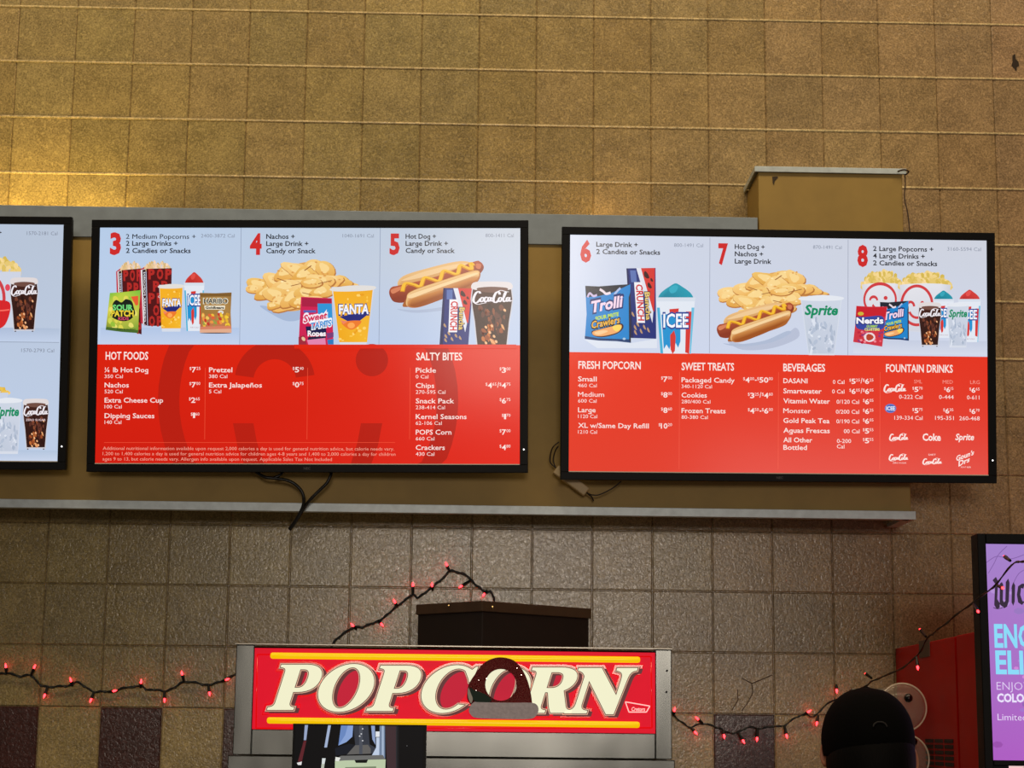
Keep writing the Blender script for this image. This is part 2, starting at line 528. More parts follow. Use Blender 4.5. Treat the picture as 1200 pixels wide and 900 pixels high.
    def build(self, name, material, parent, M=None):
        me = bpy.data.meshes.new(name)
        if M is None:
            me.from_pydata(self.vs, [], self.fs)
        else:
            me.from_pydata([tuple(M @ Vector(v)) for v in self.vs], [], self.fs)
        ca = me.color_attributes.new('Col', 'FLOAT_COLOR', 'CORNER')
        k = 0
        flat = [c for cc in self.cs for c in cc]
        for p in me.polygons:
            for _ in p.loop_indices:
                ca.data[k].color = flat[k]; k += 1
        me.materials.append(material)
        o = bpy.data.objects.new(name, me); COL.objects.link(o)
        o.parent = parent
        return o


# ---- pictured goods --------------------------------------------------------------------------------------------
WHITE = (248, 246, 250)


def script_cola(p, col, wt=0.045):
    """flowing script lettering inside the current 0..1 box"""
    S_ = lambda pts, w=wt: p.stroke(pts, w, col, 4)
    S_([(.20, .22), (.17, .06), (.10, .16), (.04, .5), (.03, .8), (.09, .95), (.17, .78), (.21, .6)], wt * 1.3)
    S_([(.06, .96), (.14, 1.05), (.26, .98), (.36, .92)], wt * .8)
    S_([(.25, .5), (.21, .65), (.22, .86), (.27, .8), (.29, .6), (.25, .5), (.31, .56)])
    S_([(.38, .55), (.35, .48), (.31, .68), (.33, .88), (.39, .74)])
    S_([(.46, .5), (.41, .55), (.40, .82), (.45, .76), (.48, .5), (.47, .8), (.52, .76)])
    S_([(.50, .62), (.55, .58)], wt * .9)
    S_([(.70, .30), (.67, .08), (.60, .18), (.55, .5), (.54, .8), (.60, .92), (.67, .72)], wt * 1.3)
    S_([(.62, .14), (.72, -.02), (.84, .06), (.93, .10)], wt * .8)
    S_([(.71, .5), (.67, .65), (.69, .86), (.73, .78), (.75, .58), (.71, .5), (.77, .58)])
    S_([(.78, .7), (.83, .35), (.86, .12), (.83, .16), (.79, .6), (.80, .86), (.85, .76)])
    S_([(.93, .5), (.88, .56), (.87, .82), (.92, .76), (.95, .5), (.94, .82), (1.0, .74)])


def chips(p, seed=1):
    """heap of tortilla chips in the current 0..1 box"""
    rnd = random.Random(seed)
    L = [(.12, .48, .11, .15, -20), (.08, .55, .07, .1, 10), (.19, .62, .09, .16, 30), (.27, .40, .12, .16, -15), (.9, .47, .09, .06, 12), (.83, .42, .11, .11, 28), (.36, .26, .1, .17, 20),
         (.44, .2, .1, .17, -30), (.6, .16, .11, .15, 15), (.7, .2, .08, .19, -10), (.52, .3, .11, .16, 20), (.76, .4, .1, .12, -30), (.66, .42, .12, .16, -25), (.5, .5, .14, .15, 5),
         (.36, .52, .12, .17, 35), (.27, .66, .1, .18, -30), (.33, .84, .12, .14, 8), (.41, .72, .09, .2, 20), (.55, .64, .12, .15, -15), (.67, .6, .1, .14, 30), (.6, .78, .1, .12, -10),
         (.49, .8, .1, .13, 25), (.58, .44, .08, .12, 70), (.24, .86, .06, .07, 0)]
    p.smooth([(.1, .42), (.3, .3), (.45, .1), (.62, .08), (.75, .3), (.9, .45), (.8, .55), (.7, .75), (.55, .9), (.35, .95), (.2, .7)], (224, 168, 92))
    for cx, cy, rx, ry, r in L:
        k = rnd.uniform(-1, 1); w = rnd.choice((.1, .14, .18)); kk = rnd.choice((2, 3, 3))
        p.ell(cx + .006, cy + .015, rx, ry, (188, 122, 62), r, 18, w, k=kk)
        n = 18
        c1 = (246 + 5 * k, 206 + 10 * k, 128 + 20 * k); c2 = (232 + 10 * k, 172 + 14 * k, 84 + 18 * k)
        p.ell(cx, cy, rx * .95, ry * .93, [tuple(min(255, a + (b2 - a) * (.5 + .5 * math.sin(2 * math.pi * i / n))) for a, b2 in zip(c1, c2)) for i in range(n)], r, n, w, k=kk)
        p.ell(cx - rx * .1, cy - ry * .15, rx * .5, ry * .5, (250, 216, 146), r, 12, .15)
        for _ in range(4):
            a = rnd.uniform(0, 6.28); q = rnd.uniform(.2, .75)
            p.ell(cx + rx * q * math.cos(a), cy + ry * q * math.sin(a), rx * .12, ry * .1, (222, 158, 82) if rnd.random() < .6 else (255, 232, 176), 0, 7, lift=False)
    for a, b2 in (((.52, .22), (.58, .13)), ((.64, .46), (.76, .4)), ((.40, .5), (.48, .46)), ((.5, .62), (.58, .66)), ((.28, .36), (.36, .42))):
        p.stroke([a, b2], .012, (150, 88, 46), 2)


def hotdog(p):
    """frankfurter in a bun, mustard on top, in the current 0..1 box (lies rising to the right)"""
    p.smooth([(.08, 1.02), (.3, 1.04), (.62, .95), (.9, .72), (.95, .78), (.7, 1.0), (.3, 1.1)], (176, 188, 212))
    p.smooth([(.09, .52), (.15, .33), (.4, .17), (.7, .03), (.85, .04), (.9, .18), (.7, .3), (.4, .45), (.2, .62)], [(232, 186, 126)] * 30 + [(206, 146, 84)] * 15)
    p.smooth([(.13, .42), (.4, .22), (.72, .08), (.82, .09), (.6, .22), (.3, .38)], (240, 202, 150))
    p.smooth([(.0, .66), (.03, .56), (.12, .52), (.5, .34), (.88, .04), (.96, .03), (1.0, .14), (.97, .26), (.9, .34), (.5, .6), (.2, .86), (.07, .88), (.02, .8)],
             [(178, 84, 52)] * 30 + [(140, 56, 34)] * 35)
    p.smooth([(.02, .62), (.1, .56), (.2, .52), (.12, .62), (.04, .7)], (214, 128, 90))
    p.smooth([(.92, .07), (.97, .09), (.96, .18), (.92, .16)], (206, 116, 80))
    p.stroke([(.14, .66), (.17, .5), (.26, .52), (.33, .56), (.37, .38), (.44, .40), (.53, .44), (.57, .24), (.64, .26), (.72, .30), (.75, .12), (.80, .15), (.87, .2), (.86, .06), (.89, .12)], .05, (214, 140, 20), 5)
    p.stroke([(.14, .64), (.17, .48), (.26, .50), (.33, .54), (.37, .36), (.44, .38), (.53, .42), (.57, .22), (.64, .24), (.72, .28), (.75, .10), (.80, .13), (.87, .18), (.86, .05), (.89, .1)], .036, (246, 190, 52), 5)
    n = 9 * 5
    cc = []
    for i in range(n):
        f = i / n
        cc.append((226, 172, 104) if .3 < f < .62 else (170, 96, 40))
    p.smooth([(.19, .98), (.18, .8), (.23, .64), (.5, .46), (.78, .28), (.92, .21), (.965, .28), (.93, .46), (.8, .64)][0:9], cc)
    p.smooth([(.19, .96), (.185, .8), (.23, .66), (.5, .47), (.9, .24), (.95, .3), (.92, .42), (.74, .66), (.5, .86), (.3, .99)], [(238, 194, 132)] * 26 + [(184, 106, 46)] * 24)
    p.smooth([(.2, .92), (.25, .8), (.55, .62), (.88, .38), (.92, .42), (.74, .66), (.5, .86), (.3, .98)], [(206, 136, 70)] * 20 + [(158, 82, 30)] * 20)
    p.smooth([(.22, .72), (.5, .53), (.88, .28), (.9, .32), (.5, .6), (.24, .79)], (246, 212, 160))


def cola_glass(p, zero=False):
    """bell-shaped glass of iced cola in the current 0..1 box"""
    prof = [(.5 - .46, .04), (.02, .14), (.0, .25), (.03, .4), (.08, .6), (.11, .8), (.13, .97)]
    L = prof; R = [(1 - x, y) for x, y in reversed(prof)]
    p.poly(L + R, (206, 204, 212))
    ins = [(x + .025, y) for x, y in prof]
    p.poly([(x, y) for x, y in ins[:-1]] + [(.16, .945), (.84, .945)] + [(1 - x, y) for x, y in reversed(ins[:-1])], [(70, 34, 28)] * 3 + [(50, 22, 18)] * 5 + [(58, 28, 22)] * 6)
    p.smooth([(.06, .0), (.3, -.02), (.7, -.02), (.94, .0), (.97, .09), (.7, .12), (.3, .12), (.03, .09)], (224, 216, 216))
    p.smooth([(.16, .08), (.5, .06), (.86, .08), (.8, .13), (.5, .15), (.22, .13)], (112, 76, 66))
    rnd = random.Random(5)
    for i in range(46):
        y = rnd.uniform(.38, .92); x = .5 + rnd.uniform(-.33, .33) * (1 - .25 * y)
        c = rnd.choice([(92, 48, 38), (112, 60, 44), (40, 16, 14), (76, 36, 30), (140, 74, 44)]) if y < .6 else rnd.choice([(150, 74, 36), (196, 110, 56), (84, 38, 28), (46, 18, 14), (232, 166, 110)])
        p.ell(x, y, rnd.uniform(.03, .08), rnd.uniform(.02, .05), c, rnd.uniform(0, 90), 7, .15, lift=(i % 6 == 0))
    for x, y in ((.36, .68), (.45, .76), (.55, .82), (.6, .9), (.36, .92), (.5, .66), (.8, .42)):
        p.ell(x, y, .035, .022, (246, 186, 136), 20, 7)
    old = p.map
    p.map = lambda s, t: old(.04 + s * .92, .12 + t * .2)
    script_cola(p, (240, 234, 240), .05)
    p.map = old
    if zero: p.text('ZERO SUGAR', .12, .42, .88, .04, (216, 196, 200), .02)
    p.ell(.2, .98, .03, .012, (90, 80, 80)); p.ell(.8, .98, .03, .012, (90, 80, 80))


def tumbler(p, kind):
    """tapered clear tumbler: orange soda or lemon-lime soda"""
    t = .12
    p.poly([(0, 0), (1, 0), (1 - t, 1), (t, 1)], (214, 220, 232))
    if kind == 'orange':
        n = 9
        p.poly([(.03, .06), (.97, .05), (.9, .93), (.1, .93)], [(246, 176, 34), (240, 172, 36), (244, 184, 44), (240, 168, 24)])
        rnd = random.Random(2)
        for i in range(36):
            y = rnd.uniform(.12, .9); x = .5 + rnd.uniform(-.38, .38)
            p.ell(x, y, rnd.uniform(.02, .06), rnd.uniform(.01, .03), rnd.choice([(252, 200, 76), (236, 158, 22), (255, 212, 110)]), 0, 6, lift=i % 8 == 0)
        p.smooth([(.0, .02), (.5, -.02), (1, .0), (.97, .06), (.5, .08), (.03, .07)], (226, 222, 218))
        p.poly([(.14, .50), (.86, .42), (.94, .44), (.66, .58), (.42, .6)], (34, 40, 120))
        p.text('FANTA', .12, .47, .92, .17, (34, 44, 128), .07, .05)
        p.text('FANTA', .14, .455, .90, .15, (244, 246, 255), .035, .05)
        p.smooth([(.2, .6), (.45, .57), (.72, .58), (.6, .68), (.45, .72), (.3, .68)], (238, 122, 44))
        p.ell(.45, .65, .1, .05, (255, 168, 84), 0, 12); p.poly([(.16, .56), (.36, .58), (.24, .63)], (240, 132, 96))
    else:
        p.poly([(.03, .06), (.97, .05), (.87, .95), (.13, .95)], [(204, 212, 226), (206, 214, 228), (196, 204, 222), (190, 200, 216)])
        rnd = random.Random(4)
        for i in range(60):
            y = rnd.uniform(.38, .93); x = .5 + rnd.uniform(-.36, .36)
            p.ell(x, y, rnd.uniform(.03, .08), rnd.uniform(.015, .04), rnd.choice([(180, 192, 212), (222, 228, 240), (198, 206, 222), (170, 182, 202)]), rnd.uniform(0, 180), 6, lift=i % 8 == 0)
        p.smooth([(.0, .02), (.5, -.03), (1, .0), (.97, .05), (.5, .07), (.03, .06)], (228, 232, 240))
        p.text('Sprite', .08, .30, .92, .16, (14, 140, 96), .035, .22)


def slush_cup(p, dome, dark):
    """striped frozen-drink cup with a domed lid; no mascot"""
    p.smooth([(.07, .2), (.1, .14), (.2, .09), (.34, .042), (.46, .005), (.54, .005), (.66, .042), (.8, .09), (.9, .14), (.93, .2), (.7, .22), (.3, .22)], [dome] * 46 + [dark] * 14)
    p.smooth([(.34, .07), (.47, .025), (.56, .045), (.5, .11), (.38, .125)], tuple(min(255, c + 16) for c in dome))
    p.poly([(.0, .18), (1, .18), (.98, .25), (.02, .25)], (214, 222, 234))
    p.poly([(.02, .23), (.98, .23), (.88, 1), (.12, 1)], (226, 232, 242))
    p.poly([(.03, .31), (.1, .31), (.2, 1), (.13, 1)], (72, 176, 214)); p.poly([(.9, .31), (.97, .31), (.87, 1), (.84, 1)], (110, 190, 222))
    B, Rd = (32, 146, 208), (214, 56, 50)
    p.poly([(.14, .4), (.62, .38), (.62, .74), (.56, .82), (.5, .76), (.46, .82), (.4, .74), (.34, .84), (.27, .78), (.2, .84)], B)
    p.poly([(.34, .33), (.58, .32), (.56, .4), (.36, .42)], Rd)
    p.poly([(.76, .36), (.9, .36), (.84, .9), (.74, .88)], Rd)
    p.poly([(.36, .66), (.46, .6), (.5, .68), (.48, .86), (.42, .9), (.37, .84)], Rd)
    p.text('ICEE', .17, .57, .84, .19, (40, 70, 150), .06)
    p.text('ICEE', .19, .56, .82, .17, (246, 248, 255), .02)
    p.text('THE COLD', .3, .95, .72, .022, (170, 110, 120))


def crunch_box(p):
    p.poly([(0, 0), (1, 0), (1, 1), (0, 1)], (30, 46, 118))
    p.poly([(.5, 0), (.98, 0), (.94, .62), (.78, .55)], (212, 52, 46))
    p.poly([(.34, 0), (.5, 0), (.9, .62), (.86, .78)], (224, 226, 236))
    p.poly([(.0, .0), (.06, .0), (.12, 1), (.0, 1)], (20, 30, 84))
    p.poly([(.12, .03), (.32, .03), (.34, .2), (.14, .2)], (88, 112, 176))
    for x, y, r in ((.68, .1, .1), (.78, .25, .08), (.86, .17, .05)): p.ell(x, y, r, r * .45, (58, 20, 24), 20, 9, .15)
    for x, y in ((.2, .85), (.42, .9), (.55, .84), (.3, .8), (.7, .88), (.14, .66), (.2, .92)): p.ell(x, y, .06, .025, (186, 148, 110), 30, 8, .15)
    p.poly([(.24, .2), (.52, .2), (.58, .78), (.28, .78)], (238, 236, 242))
    old = p.map
    p.map = lambda s, t: old(.28 + .27 * (1 - t) + .03 * s, .22 + .54 * s)
    p.text('CRUNCH', .02, .92, .98, .84, (206, 36, 44), .03)
    p.map = lambda s, t: old(.58 + .24 * (1 - t) + .03 * s, .33 + .42 * s)
    p.text('Buncha', .0, .95, 1.0, .8, (60, 40, 60), .07)
    p.text('Buncha', .03, .9, .97, .72, (240, 204, 110), .02)
    p.map = old


def crawler_bag(p):
    p.poly([(0, 0), (.3, .01), (.6, -.01), (1, -.03), (.98, .5), (1.01, 1.0), (.7, .97), (.3, .96), (-.01, .93), (.03, .5)], (28, 132, 204))
    p.poly([(0, 0), (.3, .01), (.62, -.01), (1, -.03), (.6, .12), (.3, .18), (.02, .2)], (34, 38, 50))
    p.poly([(-.01, .88), (.3, .92), (1.0, .94), (1.01, 1.0), (.7, .97), (.3, .96), (-.01, .93)], (26, 60, 110))
    p.poly([(.96, .2), (1, .1), (1.01, 1), (.97, .95)], (34, 36, 52))
    p.stroke([(.05, .2), (.1, .13), (.18, .18), (.26, .16)], .04, (206, 186, 220), 4)
    p.stroke([(.32, .06), (.4, .1), (.46, .14), (.56, .12)], .045, (236, 220, 228), 4)
    p.stroke([(.64, .16), (.72, .08), (.78, .04)], .04, (172, 190, 230), 4)
    old = p.map
    p.map = lambda s, t: old(s, t - .16 * (s - .5))
    p.text('Trolli', .1, .42, .86, .22, (24, 46, 110), .09, .1)
    p.text('Trolli', .13, .41, .83, .19, (244, 214, 234), .035, .1)
    p.text('SOUR BRITE', .22, .56, .74, .06, (190, 220, 70), .05)
    p.text('Crawlers', .12, .70, .78, .14, (40, 26, 20), .09, .05)
    p.text('Crawlers', .14, .69, .76, .12, (246, 186, 70), .02, .05)
    p.map = old
    p.smooth([(.14, .8), (.3, .76), (.6, .7), (.8, .66), (.84, .74), (.7, .84), (.4, .9), (.2, .88)], (60, 30, 26))
    p.smooth([(.16, .81), (.3, .77), (.6, .71), (.78, .68), (.8, .74), (.7, .82), (.4, .88), (.2, .87)], (242, 170, 104))
    p.smooth([(.2, .82), (.4, .78), (.5, .8), (.3, .86)], (250, 204, 150)); p.smooth([(.6, .72), (.74, .68), (.8, .74), (.68, .8)], (250, 214, 96))
    p.ell(.86, .93, .035, .022, (170, 196, 220), 0, 8)


def crystals_bag(p):
    p.poly([(.1, 0), (.5, .02), (1.08, .02), (1.0, .5), (.92, 1.04), (.5, .98), (.0, .92), (.06, .5)], (206, 52, 66))
    p.poly([(.1, .02), (.5, .04), (1.07, .04), (1.02, .28), (.08, .3)], (200, 30, 44))
    p.smooth([(.1, .3), (.4, .28), (.9, .26), (1.0, .45), (.9, .6), (.4, .62), (.1, .55)], (54, 72, 160))
    p.text('Nerds', .08, .46, .98, .17, (30, 30, 100), .08)
    p.text('Nerds', .1, .45, .96, .15, (246, 246, 252), .035)
    p.text('GUMMY', .42, .55, .78, .06, (170, 210, 80), .04); p.text('CLUSTERS', .36, .63, .84, .06, (240, 230, 110), .04)
    rnd = random.Random(8)
    for i in range(34):
        p.ell(rnd.uniform(.08, .92), rnd.uniform(.66, .94), .045, .03, rnd.choice([(232, 92, 108), (188, 30, 56), (240, 140, 150), (150, 50, 110)]), 0, 7, lift=i % 8 == 0)
    p.ell(.52, .8, .18, .12, (236, 218, 222)); p.ell(.52, .8, .12, .085, (182, 66, 44), 0, 10, .1)
    p.ell(.24, .2, .1, .05, (206, 180, 60), 0, 8)


def gold_bag(p):
    p.poly([(0, 0), (.5, .01), (1, -.01), (.97, .5), (1, 1.0), (.5, .99), (0, 1.0), (.03, .5)], [(152, 116, 62), (180, 142, 84), (150, 112, 60), (170, 128, 66), (180, 110, 70), (204, 120, 90), (190, 112, 80), (160, 118, 56)])
    p.poly([(0, .02), (1, 0), (.98, .09), (.02, .1)], (128, 92, 44))
    p.text('HARIBO', .1, .27, .9, .13, (222, 216, 196), .08)
    p.text('HARIBO', .13, .265, .87, .115, (30, 26, 24), .015)
    p.poly([(.14, .32), (.8, .32), (.78, .42), (.16, .42)], (238, 228, 204))
    p.text('Goldbears', .18, .40, .76, .06, (40, 32, 26), .04)
    p.ell(.66, .49, .09, .05, (240, 236, 230), 0, 14); p.text('100', .6, .5, .72, .03, (60, 60, 60))
    rnd = random.Random(11)
    for i in range(46):
        x, y = rnd.uniform(.06, .92), rnd.uniform(.54, .88)
        p.ell(x, y, .06, .04, rnd.choice([(224, 98, 56), (236, 150, 70), (196, 58, 44), (150, 156, 70), (238, 200, 96), (240, 190, 60)]) if x < .66 else rnd.choice([(244, 204, 60), (230, 180, 50), (206, 150, 50)]), rnd.uniform(0, 90), 8, lift=i % 8 == 0)
    p.poly([(.02, .85), (.98, .83), (1, .96), (0, .97)], (214, 128, 98))
    p.poly([(.01, .92), (.99, .9), (1, 1.0), (0, 1.0)], (226, 172, 140))
    p.ell(.5, 1.01, .5, .012, (70, 52, 50))


def sour_bag(p):
    p.poly([(.12, .05), (.5, .03), (1, -.02), (.95, .5), (.93, 1.03), (.45, 1.0), (0, .95), (.06, .5)], [(120, 190, 60), (180, 206, 66), (112, 192, 62), (196, 200, 74), (90, 150, 50), (150, 170, 60), (100, 130, 40), (214, 206, 70)])
    rnd = random.Random(9)
    for i in range(26):
        p.ell(rnd.uniform(.12, .9), rnd.uniform(.18, .9), .08, .06, rnd.choice([(220, 212, 80), (206, 214, 84), (150, 190, 60), (232, 222, 110)]), rnd.uniform(0, 90), 8, .1, lift=i % 8 == 0)
    p.poly([(.72, .14), (.93, .12), (.93, .34), (.86, .36)], (232, 92, 50))
    p.smooth([(.2, .32), (.3, .22), (.45, .28), (.58, .2), (.75, .26), (.8, .4), (.84, .56), (.7, .7), (.5, .74), (.3, .7), (.14, .6), (.2, .46)], (22, 30, 22))
    p.text('SOUR', .2, .47, .78, .13, (112, 214, 120), .04)
    p.text('PATCH', .16, .62, .8, .14, (236, 210, 58), .04)
    p.text('KIDS', .36, .71, .66, .07, (214, 70, 110), .03)
    p.poly([(.02, .88), (.93, .96), (.93, 1.03), (.45, 1.0), (0, .95)], (70, 104, 40))
    p.text('SOFT & CHEWY', .32, .955, .86, .03, (40, 50, 20), .02)


def ropes_box(p):
    p.poly([(.07, 0), (.95, .03), (1.0, 1), (0, 1)], (206, 32, 82))
    p.poly([(.1, .02), (.94, .05), (.94, .22), (.1, .2)], (170, 28, 66))
    p.poly([(.54, .14), (.95, .14), (.98, .58), (.74, .6), (.56, .5)], (46, 148, 214))
    p.poly([(.14, .28), (.5, .28), (.5, .33), (.14, .33)], (88, 96, 176))
    p.poly([(.2, .62), (.78, .6), (.8, .78), (.24, .8)], (26, 26, 74))
    old = p.map
    p.map = lambda s, t: old(s, t - .12 * (s - .5))
    p.text('Sweet', .12, .5, .84, .18, (250, 236, 244), .1, .1)
    p.text('Sweet', .14, .495, .82, .15, (210, 38, 84), .03, .1)
    p.text('TARTS', .32, .665, .96, .16, (246, 250, 255), .09, .05)
    p.text('TARTS', .34, .66, .94, .13, (38, 134, 208), .02, .05)
    p.map = old
    p.text('Ropes', .26, .82, .78, .11, (248, 244, 248), .035)
    p.poly([(.24, .9), (.76, .86), (.78, 1), (.28, 1)], (226, 132, 176)); p.poly([(.28, .84), (.78, .82), (.78, .86), (.26, .9)], (30, 30, 60))
    p.poly([(.8, .76), (1, .74), (1, .84), (.82, .88)], (120, 60, 120)); p.poly([(.0, .84), (.16, .8), (.24, 1), (.0, 1)], (160, 40, 60)); p.ell(.14, .88, .06, .04, (232, 196, 160), 30, 8)
    p.poly([(.82, .9), (1, .88), (1, 1), (.84, 1)], (40, 120, 190))


def popcorn_heap(p, x0, x1, y0, y1, seed, warm=(238, 208, 132)):
    rnd = random.Random(seed)
    for i in range(70):
        x = rnd.uniform(0, 1); d = 1 - abs(2 * x - 1) ** 3
        y = y1 - (y1 - y0) * d * (.1 + .8 * rnd.random())
        k = rnd.uniform(-26, 14)
        p.ell(x0 + (x1 - x0) * x, y, (x1 - x0) * .05, (y1 - y0) * .16, (min(255, warm[0] + k), min(255, warm[1] + k), min(255, warm[2] + 2 * k)), rnd.uniform(0, 90), 7, .12, lift=i % 7 == 0)


def pop_bag(p, cols=2):
    popcorn_heap(p, .12, 1.0, -.1, .06, 21, (236, 202, 160))
    p.poly([(0, .05), (.16, .0), (.16, 1), (0, .94)], (190, 40, 60))
    p.poly([(.05, .05), (.2, .03), (.22, 1), (.08, .97)], (226, 222, 226)); p.poly([(.1, .05), (.2, .04), (.22, 1), (.12, .97)], (60, 28, 34))
    p.poly([(.22, .03), (1, .02), (1, 1), (.24, 1)], (82, 16, 20))
    old = p.map
    for r in range(5):
        y = .2 + r * .205
        sh = -.12 if r % 2 else 0
        p.map = old
        for k in range(3):
            x = .28 + k * .26 + sh
            ch = 'POP'[(k + r) % 3] if r != 2 else 'PPO'[k]
            if x < .22: continue
            p.text(ch, x, min(y, 1.0), min(x + .2, 1.0), .16, (178, 40, 36), .05)
    p.map = lambda s, t: old(.105 + .08 * (1 - t) + .015 * s, .95 - .88 * s)
    p.text('CINEMARK POPCORN', .02, .85, .98, .7, (230, 226, 228), .02)
    p.map = old
    p.text('One', .58, .52, .8, .035, (236, 214, 210), .02, .2)


def face_bucket(p, cx, cy, rx, ry):
    """white bucket of popcorn with a red ring and a winking face"""
    popcorn_heap(p, .0, 1.0, -.05, .24, 31)
    p.smooth([(.02, .18), (.3, .13), (.7, .13), (.98, .18)], (232, 200, 128), 4)
    popcorn_heap(p, .0, 1.0, .0, .2, 32)
    p.poly([(.0, .2), (.2, .18), (.5, .17), (.8, .18), (1, .2), (.88, 1.0), (.5, 1.02), (.12, 1.0)], [(214, 214, 222), (228, 228, 234), (232, 232, 238), (226, 226, 234), (206, 208, 218), (206, 208, 220), (220, 222, 230), (210, 212, 222)])
    R_ = (208, 62, 66)
    def rg(x, y, r, t, a0, a1, n):
        pts = [(cx + rx * (x + r * math.cos(math.radians(a0 + (a1 - a0) * i / n))), cy + ry * (y + r * math.sin(math.radians(a0 + (a1 - a0) * i / n)))) for i in range(n + 1)]
        p.stroke(pts, t, R_, 2)
    rg(0, 0, .95, .05, 0, 360, 30)
    rg(-.39, .05, .22, .045, 180, 360, 10)
    p.ell(cx + .33 * rx, cy - .1 * ry, .12 * rx, .12 * ry, R_, 0, 14)
    rg(0, .1, .5, .045, 25, 155, 12)


def ground(p, y0, x0, x1, y1, c0=(186, 200, 226), c1=(204, 214, 232)):
    p.free(); p.poly([(x0, y0), (x1, y0), (x1, y1), (x0, y1)], [c0, c0, c1, c1])


# ---- screen construction ---------------------------------------------------------------------------------------
BLUE = (176, 199, 232)


class Tv:
    def __init__(self, label, cx, cz, roll, tilt, yaw, w=1.1052, screen=None):
        self.sm = screen or M_SCREEN
        cr, sr, ct, st, cy, sy = math.cos(roll), math.sin(roll), math.cos(tilt), math.sin(tilt), math.cos(yaw), math.sin(yaw)
        A = Matrix(((cy, -sy, 0), (sy, cy, 0), (0, 0, 1))) @ Matrix(((1, 0, 0), (0, ct, -st), (0, st, ct))) @ Matrix(((cr, 0, sr), (0, 1, 0), (-sr, 0, cr)))
        self.u, self.v = A.col[0].copy(), A.col[2].copy()
        self.o = Vector((cx, -0.32, cz))
        self.pl = Plane(self.o, self.u, self.v)
        self.w, self.h = w, w * 9 / 16
        R = Matrix((self.u, self.v, self.pl.n)).transposed()
        self.root = bpy.data.objects.new('menu_screen', None); COL.objects.link(self.root); self.root.empty_display_size = .05
        self.root.matrix_world = Matrix.Translation(self.o) @ R.to_4x4()
        tag(self.root, label, 'menu screen', 'menu screens on the fascia')
        hw, hh = w / 2, self.h / 2
        ow, oh = hw + .0215, hh + .0205
        # bezel ring, standing 5 mm proud of the glass, with a shallow housing behind
        b = MB()
        b.box(-ow, ow, hh, oh, -.012, .005); b.box(-ow, ow, -oh, -hh, -.012, .005)
        b.box(-ow, -hw, -hh, hh, -.012, .005); b.box(hw, ow, -hh, hh, -.012, .005)
        bz = self.part(b, 'bezel', M_BLACK, .0012)
        b = MB(); b.box(-ow + .002, ow - .002, -oh + .002, oh - .002, -.03, -.012)
        self.part(b, 'rear_housing', M_BLACK, .003)
        b = MB(); b.box(-.25, .25, -.12, .12, -.05, -.03); self.part(b, 'wall_mount', M_BLACK, .002)
        b = MB(); b.box(-hw, hw, -hh, -hh + .0022, -.002, .0035); self.part(b, 'lip_highlight', M_LIP)  # pale strip paints the highlight of screen light on the lower bezel edge
        b = MB(); b.tube([(hw + .0105, -hh + .04, .005), (hw + .0105, -hh + .04, .0062)], .0019, 10)
        self.part(b, 'indicator_light', M_LED)
        V, F = glyphs('NEC', .02, 0)
        b = MB(); b.add([((x - 1.0) * .009, -hh - .0135 + y * .009, .0053) for x, y in V], F)
        self.part(b, 'maker_mark', M_GREY)
        self.screen = None

    def part(self, b, name, m, bevel=0.0):
        me = bpy.data.meshes.new(name); me.from_pydata([tuple(v) for v in b.v], [], b.f); me.materials.append(m)
        o = bpy.data.objects.new(name, me); COL.objects.link(o); o.parent = self.root
        if bevel:
            md = o.modifiers.new('bevel', 'BEVEL'); md.width = bevel; md.segments = 2; md.limit_method = 'ANGLE'
        return o

    def pen(self, h0=0.0004): return Pen(self.pl, h0)

    def base(self, rects):
        """flat screen fields in screen coordinates: rects of (u0, v0, u1, v1, colours of the corners)"""
        p = Pen(self.pl, 0.0)
        hw, hh = self.w / 2, self.h / 2
        for (u0, v0, u1, v1, c) in rects:
            p.raw([(u0, v0), (u1, v0), (u1, v1), (u0, v1)], [(0, 1, 2, 3)], c)
        self.screen = p.build('screen', self.sm, self.root)
        return p

    def sub(self, pen, name, label=None):
        if not pen.vs: return None
        o = pen.build(name, self.sm, self.screen)
        if label: o['label'] = label
        return o


TXT = (250, 226, 220); DK = (24, 24, 30); CAL = (128, 136, 154); NUM = (206, 40, 40)


def price(p, x1, yb, s, cap=6.0, col=TXT):
    """prices written like $7 with small raised cents; s is e.g. '7.25' or '4.65/4.75'; right-aligned at x1"""
    toks = []
    for ch in s:
        toks.append(ch)
    items = []
    i = 0
    while i < len(s):
        if s[i] in '/-': items.append((s[i], 'sep')); i += 1
        else:
            j = s.index('.', i); items.append(('$', 'sm')); items.append((s[i:j], 'big')); items.append((s[j + 1:j + 3], 'sm')); i = j + 3
    W_ = {'sm': .42, 'big': .92, 'sep': .55}
    wd = lambda t, k: W_[k] * cap * sum(.52 if c_ == '1' else 1 for c_ in t)
    tot = sum(wd(t, k) for t, k in items)
    x = x1 - tot
    for t, k in items:
        w = wd(t, k)
        if k == 'sm': p.text(t, x + .1, yb - cap * .34, x + w - .2, cap * .58, col, .0, lift=False)
        elif k == 'big': p.text(t, x + .2, yb + cap * .12, x + w - .3, cap * 1.0, col, .018, lift=False)
        else: p.text(t, x + .7, yb, x + w - .5, cap if t == '/' else cap, col, .02, lift=False)
        x += w
    blk('price')


def blk(name, label=None):
    global p
    tv.sub(p, name, label); p = tv.pen(.0012)


def head(p, n, nx0, nx1, ny0, ny1, lines, x0, cal, cx0, cx1, cyb):
    p.text(n, nx0, ny1, nx1, ny1 - ny0, NUM, .045, lift=False)
    for s, x1, yb in lines: p.text(s, x0, yb, x1, 5.5, DK, .019, lift=False)
    blk('combo_title')
    globals()['p'].text(cal, cx0, cyb, cx1, 4.2, CAL, -.005, lift=False)
    blk('calorie_note')


